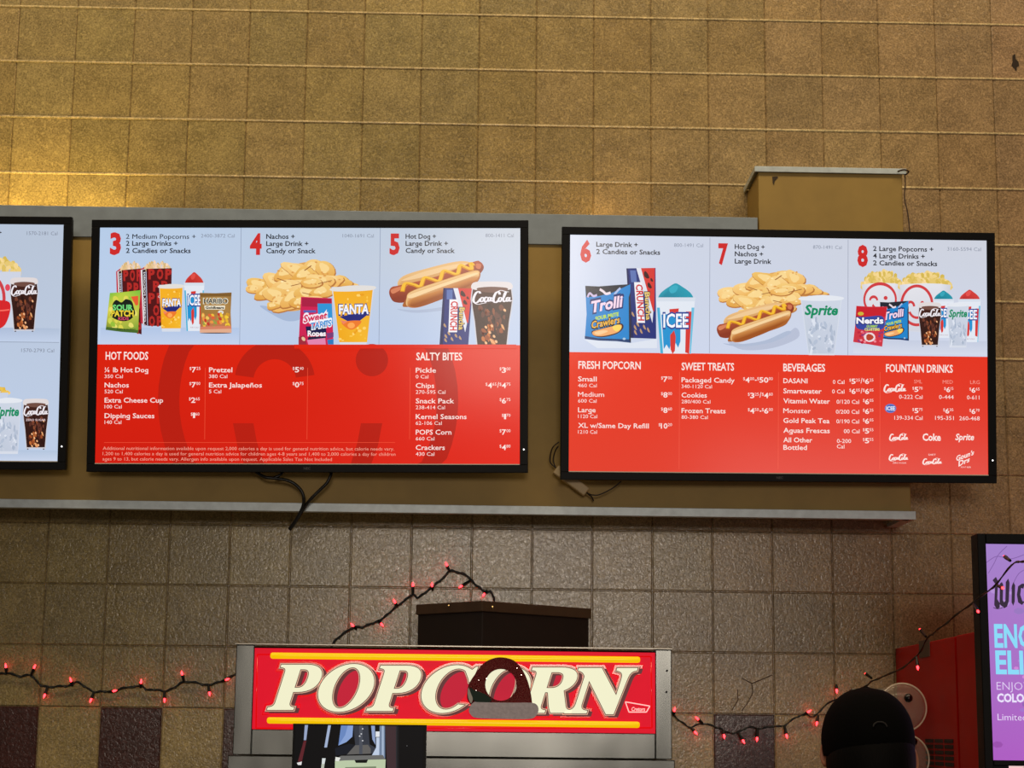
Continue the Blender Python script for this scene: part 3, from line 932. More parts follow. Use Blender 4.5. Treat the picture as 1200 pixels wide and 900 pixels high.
def items(p, x0, rows):
    for s, x1, yb, cal, cx1 in rows:
        p.text(s, x0, yb, x1, 5.6, TXT, .012, lift=False)
        if cal: p.text(cal, x0, yb + 6.9, cx1, 4.2, TXT, .0, lift=False)
        blk('menu_item'); p = globals()['p']


# ---- the middle screen, combos 3 to 5
tv = Tv('middle wide menu screen with combos 3, 4 and 5 above hot foods', -0.517, ZO - 0.0564, -0.0075, 0.0977, -0.0298)
hw, hh = tv.w / 2, tv.h / 2
vr = tv.pl.uv(360, 404)[1]
RED, REDB = (216, 32, 6), (220, 34, 8)
tv.base([(-hw, vr, hw, hh, [(190, 208, 236), (186, 202, 230), (196, 204, 216), (182, 204, 232)]), (-hw, -hh, hw, vr, [(206, 24, 8), (226, 36, 20), (224, 34, 8), (218, 30, 4)])])
p = tv.pen(.0002)
DKR = (184, 26, 10)
clip = (114, 404.4, 609, 544.6)
p.ring(361, 470, 176, 176, 25, DKR, 0, 360, 64, clip)
p.ring(322, 446, 47, 47, 22, DKR, 188, 352, 24, clip)
p.ell(435.8, 422, 19, 19, DKR, 0, 28, a0=-70, a1=290)
p.poly([(273, 496), (297, 496), (301, 518), (310, 544), (286, 544), (278, 522)], DKR); p.poly([(423, 496), (448, 496), (443, 522), (435, 544), (411, 544), (419, 518)], DKR)
for x0, x1, y0, y1 in ((240.4, 240.9, 431, 515), (360.3, 360.8, 431, 515), (480.5, 481, 431, 515), (122, 463, 518.3, 518.8)):
    p.poly([(x0, y0), (x1, y0), (x1 - (.8 if y1 - y0 > 5 else 0), y1), (x0 - (.8 if y1 - y0 > 5 else 0), y1)], (240, 84, 56))
tv.sub(p, 'winking_face_emblem', 'dark red winking face emblem across the red panel')
p = tv.pen(.0012)
p.poly([(282.4, 267.2), (283, 267.2), (281.2, 403.8), (280.6, 403.8)], (140, 152, 178), False); blk('divider_line'); p.poly([(445.4, 267.2), (446, 267.2), (444.4, 404), (443.8, 404)], (140, 152, 178), False)
blk('divider_line')
head(p, '3', 128.8, 141.8, 273.8, 297.2, [('2 Medium Popcorns +', 229.4, 279.9), ('2 Large Drinks +', 208.3, 287.9), ('2 Candies or Snacks', 223.5, 296.4)], 147.7, '2400-3872 Cal', 235.6, 275, 278.4)
head(p, '4', 292.8, 306.6, 274.9, 297.4, [('Nachos +', 345.5, 279.9), ('Large Drink +', 361.5, 288.2), ('Candy or Snack', 370, 296.7)], 312, '1040-1691 Cal', 401.5, 438, 278.4)
head(p, '5', 456.5, 468.4, 274.9, 297.3, [('Hot Dog +', 511, 279.7), ('Large Drink +', 525, 288), ('Candy or Snack', 533, 296.4)], 475.3, '800-1411 Cal', 569, 602, 278)
p.text('HOT FOODS', 123.8, 421.4, 173.7, 9, TXT, .02, lift=False)
blk('list_heading')
items(p, 122.6, [('¼ lb Hot Dog', 173.7, 436.2, '350 Cal', 144), ('Nachos', 151, 454, '520 Cal', 143.8), ('Extra Cheese Cup', 191.2, 471.7, '100 Cal', 142.7), ('Dipping Sauces', 181, 489.9, '140 Cal', 142.3)])
items(p, 245, [('Pretzel', 272.3, 436.2, '380 Cal', 266.4), ('Extra Jalapeños', 307, 454, '5 Cal', 259.3)])
p.text('SALTY BITES', 487.8, 422, 541.6, 8.7, TXT, .02, lift=False)
blk('list_heading')
items(p, 487.2, [('Pickle', 511, 436.6, '0 Cal', 502), ('Chips', 508.9, 454.6, '270-595 Cal', 522), ('Snack Pack', 532.3, 472.6, '238-414 Cal', 521.4), ('Kernel Seasons', 546.8, 491, '62-106 Cal', 517.7), ('POPS Corn', 529, 509.2, '660 Cal', 509), ('Crackers', 521.4, 527.2, '430 Cal', 509)])
for lst in (((235.2, 435.5, '7.25'), (235, 453.2, '7.00'), (234.4, 471.2, '2.65'), (234, 489, '1.60')), ((356, 435.5, '5.40'), (356, 453.2, '0.75')), ((598.4, 436, '3.00'), (598.4, 454, '4.65/4.75'), (598.4, 472, '6.75'), (598.4, 490.4, '1.70'), (598.4, 508.6, '7.00'), (598.4, 526.6, '4.80'))):
    for x, y, s in lst: price(globals()['p'], x, y, s)
    FP = (244, 160, 140)
p.text('Additional nutritional information available upon request 2,000 calories a day is used for general nutrition advice, but calorie needs vary.', 120.6, 527.2, 461.8, 3.8, FP, .0, lift=False)
p.text('1,200 to 1,400 calories a day is used for general nutrition advice for children ages 4-8 years and 1,400 to 2,000 calories a day for children', 120.4, 533.4, 463.5, 3.8, FP, .0, lift=False)
p.text('ages 9 to 13, but calorie needs vary. Allergen info available upon request. Applicable Sales Tax Not Included', 120.2, 539.6, 389, 3.8, FP, .0, lift=False)
tv.sub(p, 'fine_print')
p = tv.pen(.0003)
ground(p, 384, 118, 280, 403.6, (178, 198, 230), (196, 210, 236))
p.quad((136, 315), (166, 313), (166, 392), (138, 382)); pop_bag(p)
p.quad((163, 313), (201.5, 313), (200, 382), (165, 382)); pop_bag(p)
p.rect(124, 341, 165, 389); sour_bag(p)
p.rect(215.5, 319, 240, 388); slush_cup(p, (208, 60, 52), (176, 34, 36))
p.rect(186.5, 334, 215, 388.7); tumbler(p, 'orange')
p.rect(234.3, 343.3, 271.6, 390); gold_bag(p)
tv.sub(p, 'combo_picture', 'picture of popcorn bags, orange drink, frozen drink and candy bags')
p = tv.pen(.0003)
p.free().smooth([(305, 358), (330, 362), (352, 364), (352, 374), (335, 376), (315, 366)], (166, 184, 214))
p.rect(287.5, 303, 421, 367.5); chips(p)
p.quad((388.5, 336.5), (438.7, 335.5), (434, 404 + 2), (394, 404 + 2)); tumbler(p, 'orange')
p.rect(350, 348, 391, 404); ropes_box(p)
tv.sub(p, 'combo_picture', 'picture of tortilla chips, candy box and orange drink')
p = tv.pen(.0003)
p.rect(456, 305, 567, 361); hotdog(p)
p.quad((519.6, 337.5), (553.8, 338), (548.8, 404), (515, 404)); crunch_box(p)
p.rect(551.5, 331.5, 601.5, 408); cola_glass(p)
tv.sub(p, 'combo_picture', 'picture of a hot dog with mustard, candy box and glass of cola')
# keep the red field in front of the lower edges of the pictures
p = tv.pen(.0030)
p.free().poly([(345, 403.9), (605, 403.9), (605, 408.6), (345, 408.6)], (222, 33, 8)); tv.sub(p, 'red_band')

# ---- the right screen, combos 6 to 8
tv = Tv('rightmost wide menu screen with combos 6, 7 and 8 above fountain drinks', 0.7175, ZO - 0.0632, -0.0078, 0.1206, 0.021, 1.1058, M_HAZY)
hw, hh = tv.w / 2, tv.h / 2
vr = tv.pl.uv(900, 415.2)[1]
tv.base([(-hw, vr, hw, hh, [(204, 214, 236), (206, 214, 234), (206, 210, 222), (204, 212, 230)]), (-hw, -hh, hw, vr, [(226, 62, 42), (222, 56, 40), (228, 50, 28), (232, 54, 26)])])
p = tv.pen(.0012)
for a, b2 in (((831.6, 278.5), (831, 414)), ((993.5, 281), (993.2, 416.5))):
    p.poly([a, (a[0] + .6, a[1]), (b2[0] + .6, b2[1]), b2], (152, 158, 178), False); blk('divider_line')
for x in (796, 912, 1031): p.poly([(x, 436), (x + .5, 436), (x, 550), (x - .5, 550)], (238, 92, 70), False); blk('divider_line')
head(p, '6', 679.9, 692.7, 283, 305.9, [('Large Drink +', 747.4, 289), ('2 Candies or Snacks', 773.6, 297.5)], 698.7, '800-1491 Cal', 790, 823.9, 289.3)
head(p, '7', 841.7, 853, 286.3, 308.7, [('Hot Dog +', 896, 291.8), ('Nachos +', 894.3, 300.2), ('Large Drink', 904, 308.7)], 861, '870-1491 Cal', 952.7, 986.3, 291.6)
head(p, '8', 1004.6, 1017, 288.4, 311.2, [('2 Large Popcorns +', 1093.8, 294), ('4 Large Drinks +', 1083.7, 302.5), ('2 Candies or Snacks', 1098.2, 310.8)], 1023, '3160-5594 Cal', 1110, 1149.4, 293.8)
p.text('FRESH POPCORN', 677.7, 431.9, 750.8, 8.7, TXT, .02, lift=False)
blk('list_heading')
items(p, 677.3, [('Small', 699.2, 446.8, '460 Cal', 699.2), ('Medium', 707.9, 464.8, '600 Cal', 699), ('Large', 698, 483, '1120 Cal', 699.8), ('XL w/Same Day Refill', 760.3, 501.2, '1210 Cal', 699.6)])
p.text('SWEET TREATS', 798.6, 433.6, 860.2, 8.7, TXT, .02, lift=False)
blk('list_heading')
items(p, 798.6, [('Packaged Candy', 860.8, 447.9, '340-1120 Cal', 834.2), ('Cookies', 828.3, 465.7, '280/400 Cal', 832.4), ('Frozen Treats', 850.2, 483.9, '80-380 Cal', 829.4)])
p.text('BEVERAGES', 917.8, 434.9, 966.9, 8.7, TXT, .02, lift=False)
blk('list_heading')
items(p, 917.9, [('DASANI', 946.2, 448.9, None, 0), ('Smartwater', 962.8, 460.8, None, 0), ('Vitamin Water', 972.5, 472.5, None, 0), ('Monster', 950, 484, None, 0), ('Gold Peak Tea', 972, 495.5, None, 0), ('Aguas Frescas', 972.3, 507, None, 0), ('All Other', 951.8, 518.2, None, 0), ('Bottled', 945.5, 527, None, 0)])
for s, x0, x1, yb in (('0 Cal', 975.9, 989.4, 449.8), ('0 Cal', 975, 989.4, 461), ('0/120 Cal', 980.2, 1006.7, 473), ('0/200 Cal', 979.4, 1006.7, 484.7), ('0/190 Cal', 980, 1006.7, 496), ('00 Cal', 988.7, 1007.2, 507.6), ('0-200', 980.6, 997.3, 519), ('Cal', 980.6, 989.4, 525.4)):
    p.text(s, x0, yb, x1, 4.6, TXT, .005, lift=False); blk('calorie_note')
for yb, s in ((449, '5.25/6.25'), (460.8, '6.05/6.05'), (472.8, '6.05'), (484.2, '6.25'), (495.7, '6.05'), (507.2, '5.55'), (518.6, '5.55')): price(globals()['p'], 1023.6, yb, s, 5.8)
for x, yb, s in ((787.6, 446.6, '7.00'), (787.6, 465, '8.00'), (787.6, 483, '8.60'), (787.6, 501.4, '10.20')): price(globals()['p'], x, yb, s)
for x, yb, s in ((905.7, 447.5, '4.00-50.00'), (905.7, 465.7, '3.25/4.60'), (905.7, 483.7, '4.50-6.00')): price(globals()['p'], x, yb, s)
p.text('FOUNTAIN DRINKS', 1038.2, 435.8, 1116.5, 8.9, TXT, .02, lift=False)
blk('list_heading')
PK = (246, 150, 136)
p.text('SML', 1071, 449.2, 1080.5, 4.2, PK, 0, lift=False); blk('size_heading'); p.text('MED', 1104.6, 449.6, 1116.5, 4.2, PK, 0, lift=False); blk('size_heading'); p.text('LRG', 1136.8, 450, 1148, 4.2, PK, 0, lift=False)
blk('size_heading')
for x, yb, s in ((1081.2, 458.4, '5.70'), (1117.3, 458.8, '6.15'), (1148, 459.4, '6.65'), (1081.2, 483.3, '5.75'), (1117.3, 483.7, '6.35'), (1148, 484.2, '6.70')): price(globals()['p'], x, yb, s, 5.6)
for s, x0, x1, yb in (('0-222 Cal', 1053.5, 1081, 467.2), ('0-444', 1100.3, 1117.4, 467.5), ('0-611', 1133, 1147.6, 468), ('139-334 Cal', 1048, 1081, 491.8), ('195-351', 1095.8, 1117.6, 492), ('260-468', 1124, 1148, 492.4)):
    p.text(s, x0, yb, x1, 4.6, TXT, .0, lift=False); blk('calorie_note')
p = tv.pen(.0012)
for x0_, y0_, x1_, y1_ in ((1035.5, 450, 1061.5, 460), (1042, 508, 1064, 516.6), (1041.5, 532, 1064, 540), (1081, 537, 1103.5, 544.5)):
    p.rect(x0_, y0_, x1_, y1_); script_cola(p, TXT, .06); p.free()
    if y0_ == 532: p.text('ZERO SUGAR', 1046, 543.2, 1062, 1.6, TXT, 0)
    if y0_ == 537: p.text('DIET', 1088, 533.8, 1096.5, 1.9, TXT, 0)
    blk('drink_logo')
p.text('Coke', 1081, 516.2, 1102.4, 8.0, TXT, .03); blk('drink_logo')
p.text('Sprite', 1119.3, 515.6, 1141.3, 7.2, TXT, .025, .22); blk('drink_logo')
p.quad((1120, 533), (1142, 526), (1140, 537), (1121, 545)); p.text("Goun's", .0, .62, 1.0, .5, TXT, .03, .1); p.text('Drs', .1, 1.2, .8, .5, TXT, .03, .1)
p.free().text('ROOT BEER', 1126, 548.2, 1137.6, 1.6, TXT, .0); blk('drink_logo')
p.ell(1043.4, 478.6, 6.8, 5.4, (96, 118, 190), 0, 16); p.ell(1043.4, 478.6, 5.2, 4, (70, 92, 176), 0, 16); p.text('ICEE', 1038.4, 480.7, 1048.6, 4.4, (236, 240, 250), .03)
tv.sub(p, 'drink_logo', 'round blue drink logo')
p = tv.pen(.0003)
p.free().poly([(685, 398), (740, 402), (770, 397), (770, 408), (700, 408)], (222, 228, 240))
p.quad((734, 314.5), (768.2, 314), (769, 397), (739, 396)); crunch_box(p)
p.rect(685.8, 335, 738.8, 401.8); crawler_bag(p)
p.rect(768.5, 332, 815, 424); slush_cup(p, (38, 156, 178), (20, 122, 148))
tv.sub(p, 'combo_picture', 'picture of two candy packs and a blue frozen drink')
p = tv.pen(.0003)
p.rect(840, 315, 971, 375); chips(p, 2)
p.free().smooth([(853, 400), (880, 404), (915, 396), (932, 384), (935, 396), (905, 408), (870, 410)], (184, 192, 214))
p.rect(839.8, 354, 930.5, 401.5); hotdog(p)
p.quad((937.4, 347.6), (986.7, 348.2), (982, 418), (943, 418)); tumbler(p, 'lime')
tv.sub(p, 'combo_picture', 'picture of tortilla chips, hot dog and clear lemon-lime drink')
p = tv.pen(.0003)
p.free().poly([(1000, 398), (1156, 400), (1156, 416), (1000, 414)], [(198, 206, 226), (196, 204, 224), (212, 218, 234), (214, 220, 236)])
p.rect(1010, 319, 1057, 392); face_bucket(p, .453, .44, .415, .267)
p.rect(1054, 320.5, 1114, 388); face_bucket(p, .338, .555, .318, .356)
p.rect(1093, 340.5, 1118, 396); slush_cup(p, (38, 150, 170), (24, 120, 140))
p.rect(1122.5, 339.5, 1149.5, 401); slush_cup(p, (212, 64, 60), (180, 40, 42))
p.rect(1031, 354, 1064.5, 399.5); crawler_bag(p)
p.rect(999.6, 358.5, 1036.5, 404.5); crystals_bag(p)
p.rect(1075.6, 355.5, 1103, 407); cola_glass(p)
p.rect(1109.3, 356, 1135, 407.5); tumbler(p, 'lime')
tv.sub(p, 'combo_picture', 'picture of two face buckets of popcorn, candy bags and drinks')
p = tv.pen(.0030)
p.free().poly([(760, 414.2), (820, 414.7), (820, 425), (760, 425)], (230, 54, 27)); tv.sub(p, 'red_band'); p = tv.pen(.0030); p.poly([(938, 416.1), (990, 416.6), (990, 419), (938, 419)], (228, 52, 28)); tv.sub(p, 'red_band')

# ---- the left screen, cut by the frame: fitted by its right edge
_o = Vector((0, -0.32, ZO)); roll1, tilt1 = -0.0075, 0.0977
cr, sr, ct, st = math.cos(roll1), math.sin(roll1), math.cos(tilt1), math.sin(tilt1)
A = Matrix(((1, 0, 0), (0, ct, -st), (0, st, ct))) @ Matrix(((cr, 0, sr), (0, 1, 0), (-sr, 0, cr)))
mid = at(71.3, 401.7, -0.32)
cen = mid - A.col[0] * (1.1052 / 2)
tv = Tv('leftmost menu screen, cut by the picture edge, with two glasses of cola', cen.x, cen.z, roll1, tilt1, 0.0)
tv.o.y = cen.y
hw, hh = tv.w / 2, tv.h / 2
tv.base([(-hw, -hh, hw, hh, [(184, 204, 234), (190, 206, 232), (184, 196, 214), (180, 200, 228)])])
p = tv.pen(.0012)
p.poly([(-90, 399.5), (69.4, 401), (69.4, 401.7), (-90, 400.2)], (146, 158, 178), False)
blk('divider_line')
p.text('1570-2181 Cal', 31.5, 275.4, 67.5, 4.2, CAL, 0, lift=False); blk('calorie_note')
p.text('1570-2793 Cal', 25, 412.6, 63.5, 4.2, CAL, 0, lift=False); blk('calorie_note')
p.text('+', -3, 275, 1.8, 5, DK, .04, lift=False)
tv.sub(p, 'combo_title')
p = tv.pen(.0003)
p.free().poly([(-60, 382), (70, 385), (69.4, 401), (-60, 399)], [(170, 186, 216), (176, 192, 216), (194, 208, 232), (190, 206, 232)])
p.rect(-36, 302, 25, 384); popcorn_heap(p, 0, 1, -.02, .22, 41); p.poly([(0, .2), (1, .2), (.88, 1), (.12, 1)], (206, 212, 228)); p.ring(.4, .58, .3, .34, .06, (206, 62, 70))
p.free().smooth([(-20, 354), (2, 352), (12, 356), (10, 372), (2, 384), (-18, 386)], (214, 36, 40)); p.stroke([(-20, 363), (0, 364), (11, 363)], 1.6, (250, 110, 96)); p.ell(9, 337, 3, 4, (226, 70, 90))
p.rect(11.5, 326.5, 45, 389.5); cola_glass(p)
tv.sub(p, 'combo_picture', 'upper picture of a popcorn bucket and a glass of cola')
p = tv.pen(.0003)
p.free().poly([(-60, 526), (67.5, 528), (66.6, 540), (-60, 540)], [(176, 194, 222), (180, 198, 222), (200, 212, 234), (200, 212, 234)])
p.rect(-40, 448, 10, 480); popcorn_heap(p, 0, 1, .05, .4, 42, (238, 196, 90)); p.poly([(0, .38), (1, .38), (.9, 1), (.1, 1)], (202, 210, 228))
p.rect(-8, 468, 25, 532); tumbler(p, 'lime')
p.rect(26.5, 468.5, 57.5, 527.5); cola_glass(p, True)
tv.sub(p, 'combo_picture', 'lower picture of a clear lemon-lime drink and a glass of cola')

# ---------------------------------------------------------------- cables and adapter below the screens
b = MB()
b.tube(catmull([at(x, y, Y) for x, y, Y in ((300, 553, -.262), (310, 559, -.27), (321, 560.5, -.27), (335, 562.5, -.27), (345, 567, -.268), (353, 575, -.265), (356, 584, -.262), (355, 593, -.252), (351, 602, -.245), (345, 612, -.235), (339, 620, -.23))], 5), .0042, 8)
b.tube(catmull([at(x, y, Y) for x, y, Y in ((388, 554, -.262), (387, 558, -.268), (383, 566, -.268), (375, 574, -.265), (364, 585, -.26), (357, 594, -.25), (350, 606, -.243), (339.6, 621, -.23))], 5), .0042, 8)
b.tube(catmull([at(x, y, Y) for x, y, Y in ((321, 560, -.27), (328, 557, -.268), (332, 552.5, -.262))], 4), .0036, 8)
o = b.build('power_cable', M_CABLE, smooth=True); tag(o, 'two black cables hanging together below the middle menu screen', 'cable')
c0, c1 = at(651, 550, -.245), at(687.5, 577, -.245)
d = (c1 - c0); L_ = d.length; d.normalize(); nrm = Vector((0, -1, 0)); s_ = d.cross(nrm).normalized()
root = empty('power_adapter', c0.lerp(c1, .5))
tag(root, 'cream power adapter aslant behind the lower left corner of the rightmost screen', 'power adapter')
Mx = Matrix((d, s_, nrm)).transposed().to_4x4(); Mx.translation = c0
b = MB(); b.box(0, L_, -.0125, .0125, -.012, .012, 0, Mx); b.build('body', M_BEIGE, root, .003)
b = MB()
b.tube(catmull([at(655, 518, -.265), at(648, 524, -.26), at(645, 533, -.25), at(645, 542, -.245), at(651, 548, -.245)], 5), .0017, 6)
b.tube(catmull([at(654, 523, -.265), at(650, 530, -.25), at(648.5, 540, -.245), at(652, 550, -.245)], 5), .0017, 6)
b.tube(catmull([at(687, 577, -.245), at(694, 580, -.25), at(703, 579.5, -.25), at(718, 572, -.255), at(728, 564, -.262)], 5), .0017, 6)
b.tube(catmull([at(687, 577, -.245), at(693, 582, -.24), at(695.5, 587, -.235)], 4), .002, 6)
b.build('cord', mat('brown_cord', (46, 34, 22), .5), root, smooth=True)

# ---------------------------------------------------------------- popcorn machine
YM = -0.70
A_, B_ = at(277, 757, YM), at(787, 760, YM)
xm0, xm1, ztop = A_.x, B_.x, (A_.z + B_.z) / 2
pm = empty('popcorn_machine', ((xm0 + xm1) / 2, YM + .3, 0.0))
tag(pm, 'stainless popcorn machine with a lit red sign reading POPCORN', 'popcorn machine')
zs_t, zs_b = at(530, 762, YM).z, at(530, 857, YM).z       # sign opening
xs0, xs1 = at(297, 800, YM).x, at(768, 800, YM).x
zl = at(530, 888, YM).z
yb_ = -0.10
b = MB()
b.box(xm0, xs0, YM, YM + .05, zl + .0015, ztop)                   # left column of the hood front
b.box(xs1, xm1, YM, YM + .05, zl + .0015, ztop)
b.box(xs0, xs1, YM + .002, YM + .05, zs_t, ztop - .003)
b.box(xs0, xs1, YM + .002, YM + .05, zl + .0015, zs_b)
b.build('hood_front', M_STEEL, pm, .0025)
b = MB()
b.box(xm0 + .004, xm1 - .004, YM + .05, yb_, zl, ztop - .002)
b.build('hood_body', M_STEELD, pm, .004)
b = MB(); b.box(xm0 - .004, xm1 + .002, YM - .004, YM + .03, ztop, ztop + .004); b.build('top_edge', M_STEELD, pm, .001)
b = MB(); b.box(xm0 - .010, xm1 + .006, YM - .004, YM + .05, zl - .20, zl); b.build('door_header', M_STEEL, pm, .002)
for x in (xm0 - .008, xm1 - .036):
    b = MB(); b.box(x, x + .044, YM, YM + .05, 1.02, zl - .2); b.build('corner_post', M_STEEL, pm, .002)
    b = MB(); b.box(x, x + .044, yb_ - .05, yb_, 1.02, zl - .001); b.build('corner_post', M_STEEL, pm, .002)
M_GLASS = mat('clear_glass', (235, 240, 240), .03); M_GLASS.node_tree.nodes['Principled BSDF'].inputs['Transmission Weight'].default_value = 1.0
b = MB(); b.box(xm0 + .04, xm1 - .04, YM + .02, YM + .026, 1.02, zl - .2); b.build('glass_pane', M_GLASS, pm)
b = MB(); b.box(xm0 - .01, xm1 + .01, YM, yb_, .08, 1.02); b.build('base_cabinet', M_STEEL, pm, .004)
for x in (xm0 + .05, xm1 - .05):
    for y in (YM + .06, yb_ - .06):
        b = MB(); b.tube([(x, y, 0), (x, y, .08)], .025, 12); b.build('foot', M_BLACK, pm)
for px, py in ((781.5, 786), (781, 811)):
    q = at(px, py, YM - .001); b = MB(); b.tube([q, q + Vector((0, -.0025, 0))], .0026, 8); b.build('rivet', M_BLACK, pm)

YS = YM + .006                                      # face of the sign panel, set back a little in the opening


def red_plastic(name, base, emit, estr, rough=.35, spec=.12):
    m = mat(name, base, rough, emit=emit, estr=estr, spec=spec)
    return m


M_SIGN = red_plastic('lit_red_plastic', (150, 4, 22), (226, 8, 40), .82)
M_EMB = red_plastic('lit_red_relief', (150, 6, 10), (226, 10, 12), .85, .12, .8)
M_YEL = red_plastic('lit_yellow_plastic', (180, 140, 10), (236, 190, 4), .95, .25, .4)
M_CREAM = red_plastic('lit_cream_plastic', (150, 148, 126), (240, 240, 206), .9, .3)
M_LINE = mat('dark_outline', (70, 36, 30), .4, emit=(96, 48, 40), estr=.5)
M_PALE = mat('pale_outline', (206, 170, 150), .4, emit=(226, 176, 150), estr=.7)
M_SHAD = mat('maroon_print', (70, 14, 24), .4, emit=(96, 24, 34), estr=.7)
M_INNER = mat('rose_print', (140, 20, 40), .4, emit=(200, 34, 58), estr=.8, spec=.1)
b = MB(); b.box(xs0, xs1, YS, YS + .012, zs_b, zs_t)
sign = b.build('sign_panel', M_SIGN, pm)
rp = Plane(Vector((0, YS, 0)), (1, 0, 0), (0, 0, 1))


def sgn(px, py):
    q = at(px, py, YS); return (q.x, q.z)


# thin moulded rim line around the panel
b = MB()
e0 = [(301.5, 767), (763, 769.5), (764, 853), (300, 853.5)]
for k in range(4):
    q0, q1 = sgn(*e0[k]), sgn(*e0[(k + 1) % 4])
    b.tube([(q0[0], YS, q0[1]), (q1[0], YS, q1[1])], .0018, 6)
b.build('moulded_rim', M_EMB, sign, smooth=True)
for (x0, y0), (x1, y1) in (((317, 768.3), (750, 773.2)), ((313, 844.2), (749.5, 849.4))):
    q0, q1 = sgn(x0, y0), sgn(x1, y1)
    b = MB()
    for dz, rr, mi in ((0, .0075, 0),):
        n = 24
        ts = [0, .002, .006] + [t / n for t in range(1, n)] + [.994, .998, 1]
        pts = [Vector((q0[0], YS - .001, q0[1])).lerp(Vector((q1[0], YS - .001, q1[1])), t) for t in ts]
        rs = [rr * (.45 if t in (0, 1) else .85 if t in (.002, .998) else 1) for t in ts]
        b.tube(pts, rs, 12)
    b.build('yellow_bar', M_YEL, pm, smooth=True)


def bez(*cmds):
    out = []
    for c in cmds:
        if c[0] in 'ML': out.append(c[1])
        else:
            p0 = out[-1]; a, b2, d2 = c[1:]
            for i in range(1, 9):
                t = i / 8
                out.append(tuple((1 - t) ** 3 * p0[k] + 3 * (1 - t) ** 2 * t * a[k] + 3 * (1 - t) * t * t * b2[k] + t ** 3 * d2[k] for k in (0, 1)))
    return out


def M(*p): return ('M', p)
def L(*p): return ('L', p)
def C(*p): return ('C', p[0:2], p[2:4], p[4:6])


def ellpts(cx, cy, rx, ry, n=40, a0=0, a1=360):
    full = a1 - a0 >= 360
    return [(cx + rx * math.cos(math.radians(a0 + (a1 - a0) * i / n)), cy + ry * math.sin(math.radians(a0 + (a1 - a0) * i / n))) for i in range(n if full else n + 1)]


G_P = ([bez(M(0, 0), L(31, 0), L(31, 3), C(27, 3.5, 24, 4.5, 24, 9), L(24, 21), L(29, 21), C(44, 21, 51.5, 28, 51.5, 38), C(51.5, 48, 43, 53, 30, 53), L(0, 53), L(0, 50), C(5, 49.5, 7, 48.5, 7, 44), L(7, 9), C(7, 4.5, 4, 3.5, 0, 3))],
       [bez(M(24, 26), L(24, 47.5), L(28, 47.5), C(33.5, 47.5, 36, 44.5, 36, 38), C(36, 30, 33, 26, 28, 26))])
G_O = ([ellpts(31.6, 26, 31.6, 28)], [ellpts(31.6, 26, 14.6, 24)])
_c = ellpts(31.6, 26, 31.6, 28, 40, 52, 322) + ellpts(36, 26, 18, 24, 30, 318, 180)[0:0]
G_C = ([ellpts(31.6, 26, 31.6, 28, 40, 58, 318) + list(reversed(ellpts(35, 26, 18.5, 24, 34, 62, 312))) + [(50, 38), (52, 34), (55, 34), (57, 52), (54.5, 52), (51, 48.5)]], [])
G_R = ([bez(M(0, 0), L(31, 0), L(31, 3), C(27, 3.5, 24, 4.5, 24, 9), L(24, 24), L(27, 24), C(31, 15, 33, 6, 38, 0), L(62, 0), L(62, 3), C(57, 3.5, 55, 4, 53, 8), L(45, 26), C(52, 29, 56, 34, 56, 40), C(56, 49, 47, 53, 34, 53), L(0, 53), L(0, 50), C(5, 49.5, 7, 48.5, 7, 44), L(7, 9), C(7, 4.5, 4, 3.5, 0, 3))],
       [bez(M(24, 29), L(24, 47.5), L(30, 47.5), C(37, 47.5, 40, 45, 40, 39), C(40, 32, 36, 29, 29, 29))])
G_N = ([bez(M(0, 0), L(26, 0), L(26, 3), C(19, 4, 17, 6, 17, 12), L(17, 38), L(49, -1), L(58, -1), L(61, 40), C(61.5, 46, 63, 49.5, 69, 50), L(69, 53), L(45, 53), L(45, 50), C(51, 49, 54, 47, 54, 40), L(54, 21), L(27, 53), L(0, 53), L(0, 50), C(5, 49, 8, 47, 10, 43), L(10, 12), C(10, 5, 6, 3.5, 0, 3))], [])
G_N[0][0] = G_N[0][0]


